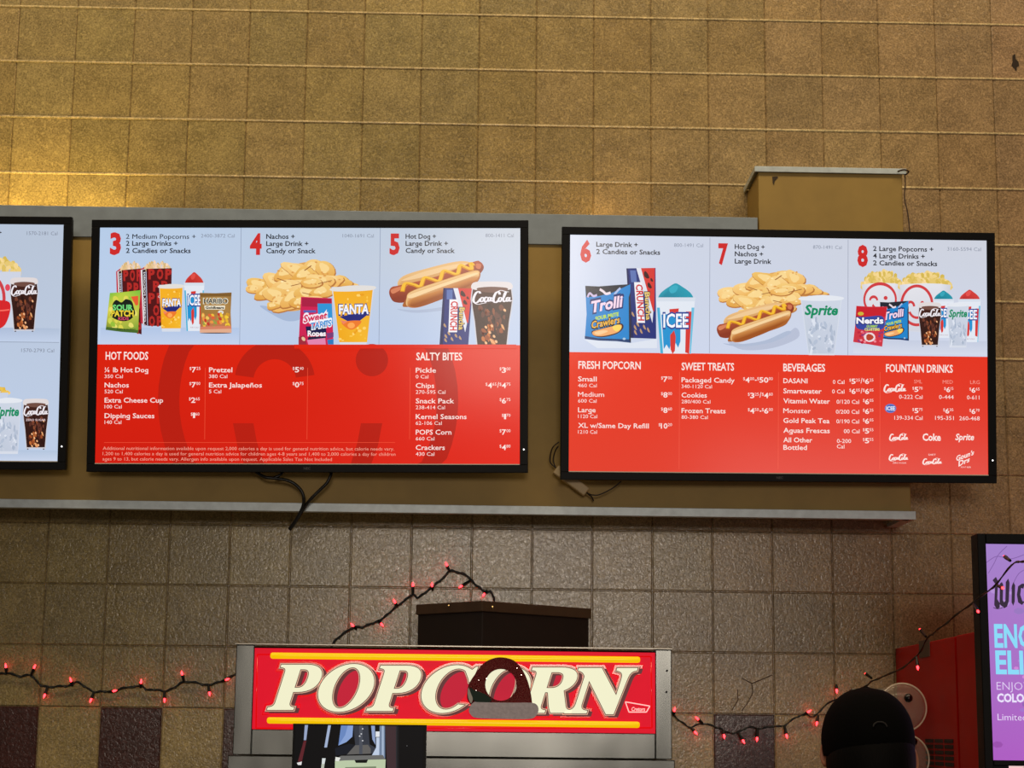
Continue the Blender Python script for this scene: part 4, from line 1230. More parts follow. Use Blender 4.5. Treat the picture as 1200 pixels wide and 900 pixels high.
def letter(shape, bx, by, k=17.0, sx=1.0):
    outs, holes = shape

    def solid(off, y_front, depth, dx=0, dy=0, bev=0.0):
        cu = bpy.data.curves.new('l', 'CURVE'); cu.dimensions = '2D'; cu.fill_mode = 'BOTH'; cu.extrude = depth / 2; cu.offset = off
        cu.bevel_depth = bev; cu.bevel_resolution = 2
        for pts in outs + holes:
            sp = cu.splines.new('POLY'); sp.points.add(len(pts) - 1)
            for pt, (x, y) in zip(sp.points, pts):
                X, Z = sgn(bx + x * sx + k * y / 53.0 + dx, by - y + dy); pt.co = (X, Z, 0, 1)
            sp.use_cyclic_u = True
        o = bpy.data.objects.new('l', cu); me = o.to_mesh()
        vs = [(v.co.x, y_front + depth / 2 - v.co.z, v.co.y) for v in me.vertices]
        fs = [tuple(reversed(p_.vertices)) for p_ in me.polygons]
        o.to_mesh_clear(); bpy.data.objects.remove(o); bpy.data.curves.remove(cu)
        return vs, fs
    u = .00198                                                       # metres per photo pixel on the sign
    b1 = MB(); b1.add(*solid(0, YS - .0085, .003)); root_ = b1.build('sign_letter', M_CREAM, pm)
    b1 = MB(); b1.add(*solid(.85 * u, YS - .0080, .003)); b1.build('dark_line', M_LINE, root_)
    b1 = MB(); b1.add(*solid(1.75 * u, YS - .0075, .0035)); b1.build('pale_line', M_PALE, root_)
    b1 = MB(); b1.add(*solid(2.3 * u, YS - .0068, .004, .4, .3)); b1.build('maroon_line', M_LINE, root_)
    b1 = MB(); b1.add(*solid(1.5 * u, YS - .0060, .005, 4.3, 2.2)); b1.build('drop_shade', M_SHAD, root_)
    for pts in (holes or ([ellpts(36, 26, 17, 23, 30)] if shape is G_C else [])):
        q_ = [sgn(bx + x * sx + k * y / 53.0, by - y) for x, y in pts]
        b1 = MB(); b1.add([(X, YS - .0058, Z) for X, Z in q_], [tuple(range(len(q_)))]); b1.build('counter_print', M_INNER, root_)
    b1 = MB(); b1.add(*solid(4.2 * u, YS - .0035, .004, .6, .6, .0018)); b1.build('relief_edge', M_EMB, root_)


for g_, bx, by in ((G_P, 313.2, 832), (G_O, 366.0, 832.2), (G_P, 429.3, 833.2), (G_C, 486.8, 833.6), (G_O, 549.0, 834.6), (G_R, 607, 835.4), (G_N, 661.0, 836.0)):
    letter(g_, bx, by)
# trapezoid maker's plate
b = MB(); tr = [(732.8, 822.5), (761.5, 827.5), (757.5, 834.5), (737, 834.5)]
for k in range(4):
    q0, q1 = sgn(*tr[k]), sgn(*tr[(k + 1) % 4]); b.tube([(q0[0], YS - .001, q0[1]), (q1[0], YS - .001, q1[1])], .0013, 6)
V, F = glyphs('Cretors', .02, .2)
q0, q1 = sgn(740, 833), sgn(756, 833)
lo, hi = min(v[0] for v in V), max(v[0] for v in V)
b.add([(q0[0] + (x - lo) / (hi - lo) * (q1[0] - q0[0]), YS - .0012, q0[1] + y * .0125) for x, y in V], F)
b.build('maker_plate', mat('pink_print', (240, 190, 190), .4, emit=(246, 190, 188), estr=.9), pm)

# flat glittered Santa hat cut-out leaning on the sign
YH = YS - .024


def hp(px, py): return at(px, py, YH)


hat = empty('santa_hat', hp(588, 842) + Vector((0, .004, 0)))
tag(hat, 'dark red glitter Santa hat cut-out with a round hole on the popcorn sign', 'decoration')


def plate(name, outer, hole, m, parent, t=.006, y=None):
    cu = bpy.data.curves.new('l', 'CURVE'); cu.dimensions = '2D'; cu.fill_mode = 'BOTH'; cu.extrude = t / 2
    for pts in [outer] + ([hole] if hole else []):
        sp = cu.splines.new('POLY'); sp.points.add(len(pts) - 1)
        for pt, (x, y_) in zip(sp.points, pts):
            q = hp(x, y_); pt.co = (q.x, q.z, 0, 1)
        sp.use_cyclic_u = True
    o = bpy.data.objects.new('l', cu); me = o.to_mesh()
    yy = YH if y is None else y
    b_ = MB(); b_.add([(v.co.x, yy + t / 2 - v.co.z, v.co.y) for v in me.vertices], [tuple(reversed(p_.vertices)) for p_ in me.polygons])
    o.to_mesh_clear(); bpy.data.objects.remove(o); bpy.data.curves.remove(cu)
    return b_.build(name, m, parent)


outer = [(v.x, v.y) for v in catmull([(552, 826, 0), (547.5, 818, 0), (549, 803, 0), (556, 791, 0), (566, 778, 0), (578, 771.5, 0), (590, 770.5, 0), (602, 774, 0), (611, 783, 0), (618, 797, 0), (622, 812, 0), (624, 827, 0)], 5)]
hole = ellpts(587, 802.5, 18.3, 18.6, 32)
M_GLIT = mat('dark_red_glitter', (126, 12, 24), .45)
nt = M_GLIT.node_tree; vo = nt.nodes.new('ShaderNodeTexVoronoi'); vo.inputs['Scale'].default_value = 700
tc = nt.nodes.new('ShaderNodeTexCoord'); nt.links.new(tc.outputs['Object'], vo.inputs['Vector'])
bp = nt.nodes.new('ShaderNodeBump'); bp.inputs['Strength'].default_value = .9; bp.inputs['Distance'].default_value = .003
nt.links.new(vo.outputs['Distance'], bp.inputs['Height']); nt.links.new(bp.outputs[0], nt.nodes['Principled BSDF'].inputs['Normal'])
plate('hat_body', outer, hole, M_GLIT, hat)
brim = [(v.x, v.y) for v in catmull([(555, 823, 0), (563, 823, 0), (600, 823.5, 0), (622, 823.5, 0), (629, 826, 0), (631, 832, 0), (628, 839, 0), (620, 842.5, 0), (590, 842.5, 0), (560, 841.5, 0), (552, 838, 0), (549.5, 831, 0)], 4, True)]
plate('brim', brim, None, noisy(mat('grey_felt', (206, 198, 208), .9), 120, .12, .4, .002), hat, .010, YH - .004)
plate('holly', [(v.x, v.y) for v in catmull([(551, 806, 0), (556, 809, 0), (563, 811, 0), (571, 815, 0), (576, 821, 0), (568, 824, 0), (559, 823, 0), (553, 818, 0)], 4, True)], None, mat('dark_green_felt', (16, 46, 36), .7), hat, .003, YH - .003)
plate('pompom', [(v.x, v.y) for v in catmull([(549, 806, 0), (551.5, 812, 0), (554, 819, 0), (552, 824, 0), (549.5, 820, 0), (548, 812, 0)], 4, True)], None, mat('white_felt', (200, 196, 190), .9), hat, .004, YH - .0045)
b = MB()
for x, y in ((611, 791), (558, 809), (606, 783), (570, 795), (561, 797)):
    q = hp(x, y); b.tube([q + Vector((0, .001, 0)), q + Vector((0, -.001, 0))], .0013 if x > 607 else .0009, 6)
b.build('glitter_flake', mat('silver_glitter', (230, 220, 220), .15, .8), hat)

# brown box with its corner to the room, standing on the hood
zt = at(565, 704, -.50).z
cxm = at(565, 730, -.50)
l_, r_ = at(490, 712, -.33), at(690, 715, -.26)
zbx = ztop
vb = MB()
foot = [Vector((cxm.x, -.50, 0)), Vector((r_.x, -.26, 0)), Vector((r_.x - .06, -.115, 0)), Vector((l_.x + .04, -.115, 0)), Vector((l_.x, -.33, 0))]
bx_ = empty('brown_box', Vector((.05, -.3, zbx)))
tag(bx_, 'dark brown box with its corner to the front, on top of the popcorn machine', 'box')


def prism(fp, z0, z1, grow=0.0):
    cen_ = sum(fp, Vector()) / len(fp)
    pts = [q + (q - cen_).normalized() * grow for q in fp]
    n = len(pts)
    b_ = MB(); b_.add([(q.x, q.y, z0) for q in pts] + [(q.x, q.y, z1) for q in pts],
                      [tuple(range(n - 1, -1, -1)), tuple(range(n, 2 * n))] + [(i, (i + 1) % n, n + (i + 1) % n, n + i) for i in range(n)])
    return b_


prism(foot, zbx, zt - .026).build('body', M_BROWNBOX, bx_, .002)
prism(foot, zt - .026, zt, .006).build('lid_rim', M_BROWNRIM, bx_, .002)
for px, py, Y in ((526, 710, -.405), (577, 711.5, -.48)):
    q = at(px, py, Y); b = MB(); b.tube([q + Vector((0, -.02, 0)), q + Vector((0, -.012, 0)), q + Vector((.001, -.011, -.006))], .0018, 6); b.build('hook', mat('brass', (190, 160, 100), .3, .9), bx_)

# ---------------------------------------------------------------- red machine at the right with a vent in its side
xr = 1.073
rm = empty('red_machine', (1.45, -.42, 0))
tag(rm, 'tall red enamel machine with a slotted vent in its side, behind the digital poster', 'machine')
zt = 1.843
def side(px, py):
    d_ = ray(px, py); k = (xr - CAM.x) / d_.x; return CAM + d_ * k


ysp = side(1122, 800).y
b = MB(); b.box(xr, 1.85, ysp + .012, -.012, .06, zt); b.build('side_panel', M_REDMACH, rm, .003)
b = MB(); b.box(xr - .003, 1.85, -.86, ysp - .012, .06, zt + .001); b.build('front_frame', M_REDMACH, rm, .003)
b = MB(); b.box(xr + .012, 1.84, ysp - .012, ysp + .012, .07, zt - .004); b.build('seam', M_BLACK, rm)
b = MB(); b.box(xr + .02, 1.83, -.84, -.03, 0, .06); b.build('plinth', M_BLACK, rm)
M_SLOT = mat('vent_dark', (26, 8, 8), .6)


z_top = side(1098, 866).z
y0v, y1v = side(1084, 866).y, side(1118, 866).y
for r in range(11):
    zz = z_top - r * .0138
    b = MB()
    for c_ in range(3):
        ya = y0v + (y1v - y0v) * (c_ + .07) / 3; yb2 = y0v + (y1v - y0v) * (c_ + .93) / 3
        b.box(xr - .0016, xr + .001, min(ya, yb2), max(ya, yb2), zz - .0092, zz)
    b.build('vent_slot', M_SLOT, rm)
q = side(1083, 754)
b = MB(); b.box(xr - .002, xr + .001, q.y - .06, q.y + .05, q.z - .035, q.z + .008); b.build('grey_tag', mat('grey_tape', (96, 78, 66), .7), rm)

# ---------------------------------------------------------------- twin clear dispenser tubes beside the red machine
M_CLEAR = mat('clear_plastic', (214, 200, 180), .12, coat=.3)
_b = M_CLEAR.node_tree.nodes['Principled BSDF']; _b.inputs['Transmission Weight'].default_value = .25; _b.inputs['Specular IOR Level'].default_value = 1.0; _b.inputs['Alpha'].default_value = .2
M_RIM = mat('clear_rim', (255, 240, 214), .15, spec=1.0); M_RIM.node_tree.nodes['Principled BSDF'].inputs['Alpha'].default_value = .6
M_KNOB = mat('black_knob', (8, 8, 8), .12, coat=.6)
YD = -.42
dsp = empty('tube_dispenser', (at(1058, 829, YD).x, -.16, at(1060, 889, YD).z - .06))
tag(dsp, 'clear twin tube dispenser with round faces and black knobs, behind the person', 'dispenser')
for (px, py, kx, ky) in ((1058, 829, 1064.5, 818), (1061, 889, 1070, 869)):
    q = at(px, py, YD); R_ = 27 / FPX * (YD - CAM.y) / .983
    b = MB(); n = 40
    rings = []
    prof = [(R_, 0), (R_ * .985, -.003), (R_ * .9, -.007), (R_ * .6, -.013), (R_ * .25, -.016)]
    vs = []
    for rr, dy in prof:
        vs += [(q.x + rr * math.cos(2 * math.pi * k / n), YD + dy, q.z + rr * math.sin(2 * math.pi * k / n)) for k in range(n)]
    vs.append((q.x, YD - .017, q.z))
    fs = [(a * n + k, a * n + (k + 1) % n, (a + 1) * n + (k + 1) % n, (a + 1) * n + k) for a in range(len(prof) - 1) for k in range(n)]
    fs += [((len(prof) - 1) * n + k, (len(prof) - 1) * n + (k + 1) % n, len(vs) - 1) for k in range(n)]
    b.add(vs, fs); fc = b.build('round_face', M_CLEAR, dsp, smooth=True)
    b = MB(); ring = [(q.x + R_ * math.cos(2 * math.pi * k / n), YD, q.z + R_ * math.sin(2 * math.pi * k / n)) for k in range(n + 1)]
    b.tube(ring, .0022, 6, cap=False); b.build('rim', M_RIM, fc, smooth=True)
    b = MB(); pts = []
    b.tube([(q.x, YD + .006, q.z), (q.x, -.03, q.z)], R_ * .93, 32); b.build('tube', M_CLEAR, dsp, smooth=True)
    kq = at(kx, ky, YD - .02); rk = .0112
    b = MB(); st_ = [(-rk * math.cos(math.pi * i / 8), rk * math.sin(math.pi * i / 8)) for i in range(9)]
    b.tube([(kq.x, YD - .02 + a, kq.z) for a, _ in st_], [max(r_2, 1e-4) for _, r_2 in st_], 16); b.build('knob', M_KNOB, dsp, smooth=True)
b = MB(); q = at(1059, 860, YD); b.box(q.x - .05, q.x + .05, -.03, -.003, q.z - .16, q.z + .12); b.build('mounting_plate', M_STEELD, dsp, .003)

# ---------------------------------------------------------------- digital poster at the right edge
YP = -.95
g0 = at(1145, 625, YP); xp0 = g0.x; zp1 = g0.z
ps = empty('digital_poster', (xp0 + .2, YP + .03, 0))
tag(ps, 'black framed digital poster with a purple picture and pale blue lettering', 'digital poster')
s0 = at(1155, 637, YP); s1 = at(1165, 892, YP)
xw = xp0 + .40
xsc0 = (s0.x + s1.x) / 2
b = MB()
b.box(xp0, xsc0, YP, YP + .055, .3, zp1); b.box(xw - (xsc0 - xp0), xw, YP, YP + .055, .3, zp1)
b.box(xsc0, xw - (xsc0 - xp0), YP, YP + .055, s0.z, zp1)
zb1 = at(1180, 891, YP).z; zb2 = at(1180, 884, YP).z
b.box(xsc0, xw - (xsc0 - xp0), YP, YP + .055, zb1 - .012, zb1)
b.box(xsc0, xw - (xsc0 - xp0), YP, YP + .055, .3, .45)
b.box(xsc0, xw - (xsc0 - xp0), YP + .012, YP + .055, .45, s0.z)
b.build('frame', M_BLACK, ps, .002)
b = MB(); b.box(xp0 - .0, xw, YP + .001, YP + .05, .0, .3); b.build('stand', M_BLACK, ps, .004)
pp = Plane(Vector((ps.location.x, YP + .008, ps.location.z)), (1, 0, 0), (0, 0, 1))
M_POST = pic_mat('lit_poster', .3)
p = Pen(pp, 0.0)
xa_, xb_ = xsc0 - ps.location.x, xw - (xsc0 - xp0) - ps.location.x
PUR = [(168, 84, 190), (178, 92, 196), (168, 130, 206), (160, 126, 200)]
p.raw([(xa_, zb1), (xb_, zb1), (xb_, s0.z), (xa_, s0.z)], [(0, 1, 2, 3)], PUR)
rnd = random.Random(12)
for i in range(90):
    t = rnd.random() ** 1.3
    u0 = rnd.uniform(xa_ + .01, xb_ - .01); v0 = zb1 + .012 + (s0.z - zb1 - .03) * t
    c_ = rnd.choice([(196, 150, 220), (150, 70, 170), (206, 130, 214), (160, 110, 200), (140, 92, 176)]) if t < .45 else rnd.choice([(178, 140, 212), (150, 116, 190), (168, 126, 206)])
    r_ = rnd.uniform(.004, .014)
    p.raw([(u0 + r_ * math.cos(a * .9), v0 + .6 * r_ * math.sin(a * .9)) for a in range(7)], [tuple(range(7))], c_, lift=i % 9 == 0)
for path in ([(1155, 660), (1168, 652), (1184, 655), (1200, 650)], [(1158, 672), (1165, 660), (1170, 650), (1180, 640)], [(1185, 690), (1194, 672), (1210, 664)]):
    p.stroke(path, .8, (124, 88, 160))
scr = p.build('screen', M_POST, ps, Matrix(((1, 0, 0), (0, 0, -1), (0, 1, 0))).to_4x4() @ Matrix.Identity(4))
scr.location = (0, YP + .008 - ps.location.y, 0)
p = Pen(pp, .0008)
DKP = (40, 24, 52)


def spiky(pts): p.poly(pts, DKP)


# tall spiked title letters
spiky([(1163, 680), (1167, 676), (1169.5, 681), (1168.5, 702), (1171.5, 707), (1171.5, 712), (1168, 714), (1165, 709), (1166, 684)])
spiky([(1171.5, 684), (1174, 682), (1175.5, 685), (1175, 703), (1177, 707), (1174.5, 711), (1171.3, 708)])
spiky([(1178.5, 682), (1181.5, 678), (1183, 683), (1182, 705), (1180, 711), (1176.5, 713), (1174, 709), (1178, 704)])
spiky([(1185.5, 687), (1187.5, 682), (1189.5, 686), (1189, 705), (1187.3, 710), (1185.3, 706)])
spiky([(1199, 690), (1201, 684), (1197.5, 684), (1193, 687), (1191.5, 697), (1193, 706), (1197.5, 709), (1201, 705), (1198, 704.5), (1195.5, 697), (1196.5, 689)])
p.stroke([(1164, 712), (1169, 713.5), (1175, 712)], .8, DKP)
p.build('title_lettering', M_POST, scr, Matrix(((1, 0, 0), (0, 0, -1), (0, 1, 0))).to_4x4()); p = Pen(pp, .0008)
CY = (134, 216, 246)
p.text('ENC', 1165.5, 758, 1209, 26, CY, .03)
p.text('ELI', 1167, 789, 1199.5, 26, CY, .03)
p.text('X', 1203, 789, 1219, 26, CY, .03)
p.build('headline', M_POST, scr, Matrix(((1, 0, 0), (0, 0, -1), (0, 1, 0))).to_4x4()); p = Pen(pp, .0008)
LV = (222, 204, 242)
p.text('ENJOY', 1168, 808.4, 1207, 9.4, LV, -.012)
p.text('COLOR', 1168.5, 822.4, 1208, 9.4, (232, 222, 250), .04)
p.text('Limited', 1169, 844, 1203, 7.6, (226, 206, 244), .0)
o = p.build('small_lettering', M_POST, scr, Matrix(((1, 0, 0), (0, 0, -1), (0, 1, 0))).to_4x4())
p = Pen(pp, 0.0)
q = at(1182, 893, YP + .008)
uu = q.x - ps.location.x
p.raw([(uu, .5), (xb_, .5), (xb_, q.z), (uu + .006, q.z), (uu, q.z - .006)], [(0, 1, 2, 3, 4)], (236, 196, 196))
o = p.build('lower_screen', M_POST, ps, Matrix(((1, 0, 0), (0, 0, -1), (0, 1, 0))).to_4x4()); o.location = (0, YP + .008 - ps.location.y, 0)

# ---------------------------------------------------------------- service counter and small display
YC = -2.0
b = MB(); b.box(-1.6, 2.4, -2.35, -1.65, 1.0, 1.05); ctr = empty('service_counter', (.4, -2.0, 0)); tag(ctr, 'brown service counter in front of the popcorn machine, under the small black display', 'counter')
b.build('worktop', M_WOOD, ctr, .006)
b = MB(); b.box(-1.55, 2.35, -2.28, -1.72, 0, 1.0); b.build('front_cabinet', M_WOOD, ctr, .003)
d0, d1 = at(343.5, 848.5, YC), at(500, 849, YC)
zt = (d0.z + d1.z) / 2
dp_ = empty('counter_display', ((d0.x + d1.x) / 2, YC + .01, 1.05))
tag(dp_, 'black framed counter display in front of the lower edge of the lit sign', 'display')
zbt = zt - .26
b = MB(); b.box(d0.x, d1.x, YC + .004, YC + .03, zbt, zt); b.build('housing', M_BLACKGL, dp_, .002)
b = MB(); b.tube([((d0.x + d1.x) / 2, YC + .03, 1.07), ((d0.x + d1.x) / 2, YC + .03, zbt + .1)], .018, 14); b.box((d0.x + d1.x) / 2 - .09, (d0.x + d1.x) / 2 + .09, YC - .06, YC + .1, 1.05, 1.07)
b.build('stand', M_BLACK, dp_, .002)
b = MB(); b.box(d0.x, d1.x, YC, YC + .004, zt - .0022, zt); b.box(d0.x, d0.x + .003, YC, YC + .004, zbt, zt - .0022); b.box(d1.x - .005, d1.x, YC, YC + .004, zbt, zt - .0022)
b.build('frame', M_BLACK, dp_)
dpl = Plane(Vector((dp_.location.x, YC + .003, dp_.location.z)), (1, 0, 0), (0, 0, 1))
p = Pen(dpl, 0.0)  # lobby reflections in the black panel, painted as glowing shapes
sc_ = 6.316


def dq(*pts): return [(330 + x / sc_, 830 + y / sc_) for x, y in pts]


u0, u1 = d0.x + .003 - dp_.location.x, d1.x - .005 - dp_.location.x
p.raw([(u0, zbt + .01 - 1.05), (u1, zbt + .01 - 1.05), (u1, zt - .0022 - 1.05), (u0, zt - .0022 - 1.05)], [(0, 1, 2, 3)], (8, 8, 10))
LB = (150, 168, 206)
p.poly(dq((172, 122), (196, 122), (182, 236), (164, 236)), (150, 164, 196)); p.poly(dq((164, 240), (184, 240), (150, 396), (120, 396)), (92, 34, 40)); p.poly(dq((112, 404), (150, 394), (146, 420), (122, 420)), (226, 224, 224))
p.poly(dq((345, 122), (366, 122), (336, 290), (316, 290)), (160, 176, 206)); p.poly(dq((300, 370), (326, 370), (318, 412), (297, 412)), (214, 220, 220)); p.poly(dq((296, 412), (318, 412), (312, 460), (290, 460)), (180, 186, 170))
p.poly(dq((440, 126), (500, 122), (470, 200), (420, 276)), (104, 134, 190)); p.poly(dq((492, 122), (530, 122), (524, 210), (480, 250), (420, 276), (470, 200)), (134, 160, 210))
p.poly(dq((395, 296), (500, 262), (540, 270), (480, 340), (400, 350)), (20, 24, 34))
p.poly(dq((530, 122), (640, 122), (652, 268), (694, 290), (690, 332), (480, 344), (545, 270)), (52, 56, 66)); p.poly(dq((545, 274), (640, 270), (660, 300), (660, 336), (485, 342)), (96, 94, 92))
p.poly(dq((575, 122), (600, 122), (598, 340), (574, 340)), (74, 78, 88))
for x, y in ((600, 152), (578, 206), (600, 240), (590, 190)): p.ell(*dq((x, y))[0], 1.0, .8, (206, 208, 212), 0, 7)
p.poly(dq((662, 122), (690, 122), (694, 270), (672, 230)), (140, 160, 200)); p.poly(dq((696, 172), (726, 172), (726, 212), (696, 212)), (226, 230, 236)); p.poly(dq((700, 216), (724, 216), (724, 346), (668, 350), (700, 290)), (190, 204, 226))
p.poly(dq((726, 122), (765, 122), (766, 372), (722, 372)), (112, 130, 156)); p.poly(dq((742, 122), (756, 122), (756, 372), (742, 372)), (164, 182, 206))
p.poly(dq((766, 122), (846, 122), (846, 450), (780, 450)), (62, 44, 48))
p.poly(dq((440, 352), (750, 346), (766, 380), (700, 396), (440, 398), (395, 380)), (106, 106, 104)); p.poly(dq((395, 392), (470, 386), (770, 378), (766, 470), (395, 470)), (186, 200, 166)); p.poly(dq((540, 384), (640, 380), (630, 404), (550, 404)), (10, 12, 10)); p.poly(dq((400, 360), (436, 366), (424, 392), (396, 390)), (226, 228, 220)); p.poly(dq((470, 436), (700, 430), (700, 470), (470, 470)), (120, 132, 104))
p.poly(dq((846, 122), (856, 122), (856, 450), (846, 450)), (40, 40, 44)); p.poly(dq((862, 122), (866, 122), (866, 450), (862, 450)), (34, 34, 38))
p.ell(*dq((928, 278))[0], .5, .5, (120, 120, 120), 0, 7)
M_DISP = pic_mat('display_painted_reflections', .3, 1.0, .04)
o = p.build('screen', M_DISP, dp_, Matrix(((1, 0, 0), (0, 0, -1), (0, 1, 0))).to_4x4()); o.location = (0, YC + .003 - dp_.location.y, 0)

# ---------------------------------------------------------------- strings of red lights
bulb_me = None


def bulb_mesh():
    b_ = MB(); pr = [(.0, .0020), (.002, .0026), (.005, .0030), (.009, .0024), (.012, .0012), (.0135, .0003)]
    b_.tube([(0, 0, z) for z, _ in pr], [r for _, r in pr], 10)
    me = bpy.data.meshes.new('bulb'); me.from_pydata([tuple(v) for v in b_.v], [], b_.f); me.materials.append(M_BULB)
    for q_ in me.polygons: q_.use_smooth = True
    b_ = MB(); b_.tube([(0, 0, -.012), (0, 0, -.002), (0, 0, .001)], [.0030, .0042, .0040], 10)
    ms = bpy.data.meshes.new('socket'); ms.from_pydata([tuple(v) for v in b_.v], [], b_.f); ms.materials.append(M_WIRE)
    return me, ms


BULB, SOCK = bulb_mesh()


def string_lights(label, wire, bulbs, depth, wr=.0026, group='strings of red lights'):
    """wire: points in photo pixels; depth(px) gives the distance in front of the wall plane"""
    w3 = [at(x, y, depth(x)) for x, y in wire]
    cen_ = w3[len(w3) // 2]
    root_ = empty('string_lights', cen_)
    tag(root_, label, 'string lights', group)
    b_ = MB(); sm = catmull(w3, 6)
    b_.tube(sm, wr, 7)
    tw = [q + Vector((0, -.002, 0)) + Vector((math.sin(i * .9) * .0015, 0, math.cos(i * .9) * .003)) for i, q in enumerate(sm)]
    b_.tube(tw, wr * .75, 6)
    b_.build('wire', M_WIRE, root_, smooth=True)
    for (x0, y0), (x1, y1) in bulbs:
        a = at(x0, y0, depth(x0) - .004); e = at(x1, y1, depth(x1) - .010)
        d_ = (e - a).normalized()
        a2 = e - d_ * .010
        bo = bpy.data.objects.new('bulb', BULB); COL.objects.link(bo); bo.parent = root_
        bo.location = a2 - cen_
        bo.rotation_mode = 'QUATERNION'; bo.rotation_quaternion = d_.to_track_quat('Z', 'Y')
        so = bpy.data.objects.new('socket', SOCK); COL.objects.link(so); so.parent = bo
        ln = max(.012, (a2 - a).length)
        so.scale = (1, 1, min(3.2, ln / .012))
    return root_


q = 4.138
string_lights('dark wire of red lights along the tan tiles, left of the popcorn machine', [(x / q, 740 + y / q) for x, y in ((-60, 200), (0, 205), (40, 203), (100, 218), (150, 212), (190, 255), (230, 268), (290, 266), (340, 262), (370, 245), (410, 266), (455, 293), (500, 290), (545, 293), (600, 275), (680, 265), (715, 283), (760, 282), (800, 290), (845, 272), (890, 245), (950, 248), (1000, 260), (1040, 252), (1090, 235), (1150, 203), (1190, 180))],
              [((a / q, 740 + b2 / q), (c_ / q, 740 + d2 / q)) for (a, b2), (c_, d2) in (((32, 205), (27, 160)), ((150, 212), (170, 165)), ((232, 268), (213, 318)), ((350, 258), (341, 228)), ((455, 295), (438, 340)), ((530, 293), (562, 286)), ((682, 266), (685, 236)), ((797, 290), (798, 340)), ((892, 244), (881, 196)), ((1010, 258), (1017, 308)), ((1080, 240), (1108, 230)))],
              lambda x: -.012)
q2 = 5.4545
string_lights('dark wire of red lights rising to a peak above the popcorn machine', [(380 + x / q2, 640 + y / q2) for x, y in ((30, 680), (65, 610), (110, 570), (185, 520), (240, 518), (300, 496), (345, 480), (400, 440), (450, 395), (510, 350), (565, 310), (595, 328), (640, 300), (690, 262), (720, 235), (765, 200), (800, 160), (860, 168), (920, 195), (960, 240), (1000, 270), (1030, 295), (1060, 290), (1080, 320), (1088, 350))],
              [((380 + a / q2, 640 + b2 / q2), (380 + c_ / q2, 640 + d2 / q2)) for (a, b2), (c_, d2) in (((190, 515), (174, 498)), ((352, 484), (374, 508)), ((462, 380), (445, 345)), ((567, 310), (566, 238)), ((690, 258), (688, 240)), ((800, 160), (778, 108)), ((935, 218), (866, 262)), ((1028, 300), (1015, 318)))],
              lambda x: -.012)
q3 = 4.5
DR = lambda x: -.012 if x < 1000 else -.012 - (x - 1000) / 140.0 * .97
string_lights('dark wire of red lights from the popcorn machine to across the digital poster',
              [(770 + x / q3, 700 + y / q3) for x, y in ((70, 590), (85, 620), (120, 650), (175, 685), (235, 665), (300, 680), (340, 695), (370, 712), (425, 712), (480, 685), (545, 692), (600, 680), (665, 678), (730, 635), (780, 618), (830, 628))] + [(968, 826), (990, 815)]
              + [(950 + x / 3, 600 + y / 3) for x, y in ((195, 610), (225, 590), (300, 560), (370, 510), (410, 445), (440, 420), (490, 380), (560, 325), (640, 265), (715, 180), (750, 176), (800, 150))],
              [((770 + a / q3, 700 + b2 / q3), (770 + c_ / q3, 700 + d2 / q3)) for (a, b2), (c_, d2) in (((86, 620), (94, 585)), ((240, 664), (206, 634)), ((180, 688), (209, 720)), ((350, 700), (355, 740)), ((430, 715), (459, 766)), ((530, 690), (527, 754)), ((672, 680), (685, 738)), ((770, 622), (808, 598)), ((850, 622), (841, 672)))]
              + [((950 + a / 3, 600 + b2 / 3), (950 + c_ / 3, 600 + d2 / 3)) for (a, b2), (c_, d2) in (((90, 608), (92, 634)), ((222, 590), (192, 568)), ((372, 510), (377, 552)), ((408, 442), (384, 412)), ((572, 322), (590, 352)), ((650, 255), (677, 268)), ((716, 182), (680, 155)))],
              DR, .0017)

# ---------------------------------------------------------------- the person in the black cap, seen from behind
YPN = -1.25
ht = at(1017, 805, YPN)
hx, zt = ht.x, ht.z                                  # crown of the cap
PX = FPX / ((YPN - CAM.y) / .983)                    # photo pixels per metre at the person
M_SKIN = noisy(mat('skin', (196, 128, 96), .5), 60, .05)
M_SKIN.node_tree.nodes['Principled BSDF'].inputs['Subsurface Weight'].default_value = .12
M_CAP = noisy(mat('black_cap_cloth', (6, 5, 5), .9, spec=.1), 300, .2, .2, .001)
M_HAIR = noisy(mat('black_hair', (7, 5, 4), .7, spec=.15), 120, .3, .5, .002, 4, (3, 3, .4))
M_SHIRT = noisy(mat('black_polo', (20, 20, 24), .85), 200, .15, .2, .001)
M_TROU = mat('black_trousers', (18, 18, 20), .85)
M_SHOE = mat('black_shoes', (12, 12, 12), .5)
hz = zt - .115                                       # centre of the head


def skin_mesh(name, nodes, edges, material, parent=None, sub=2, base=None):
    me = bpy.data.meshes.new(name)
    off = Vector((0, 0, 0)) if base is None else Vector(base)
    me.from_pydata([tuple(Vector(n[0]) - off) for n in nodes], edges, [])
    o_ = bpy.data.objects.new(name, me); COL.objects.link(o_)
    md = o_.modifiers.new('skin', 'SKIN'); md.use_smooth_shade = True
    for sv, n in zip(me.skin_vertices[0].data, nodes):
        sv.radius = n[1] if isinstance(n[1], tuple) else (n[1], n[1])
    me.skin_vertices[0].data[0].use_root = True
    s2 = o_.modifiers.new('subdivision', 'SUBSURF'); s2.levels = sub; s2.render_levels = sub
    me.materials.append(material)
    if parent: o_.parent = parent
    return o_


yb0 = YPN
base = Vector((hx, yb0, 0))
# body: pelvis root, spine, neck and head, arms hanging forward as at work, legs, hands with five fingers
nodes = [((hx, yb0, .92), (.15, .11))]; edges = []


def chain(start, pts):
    i = start
    for co_, r in pts:
        nodes.append((co_, r)); edges.append((i, len(nodes) - 1)); i = len(nodes) - 1
    return i


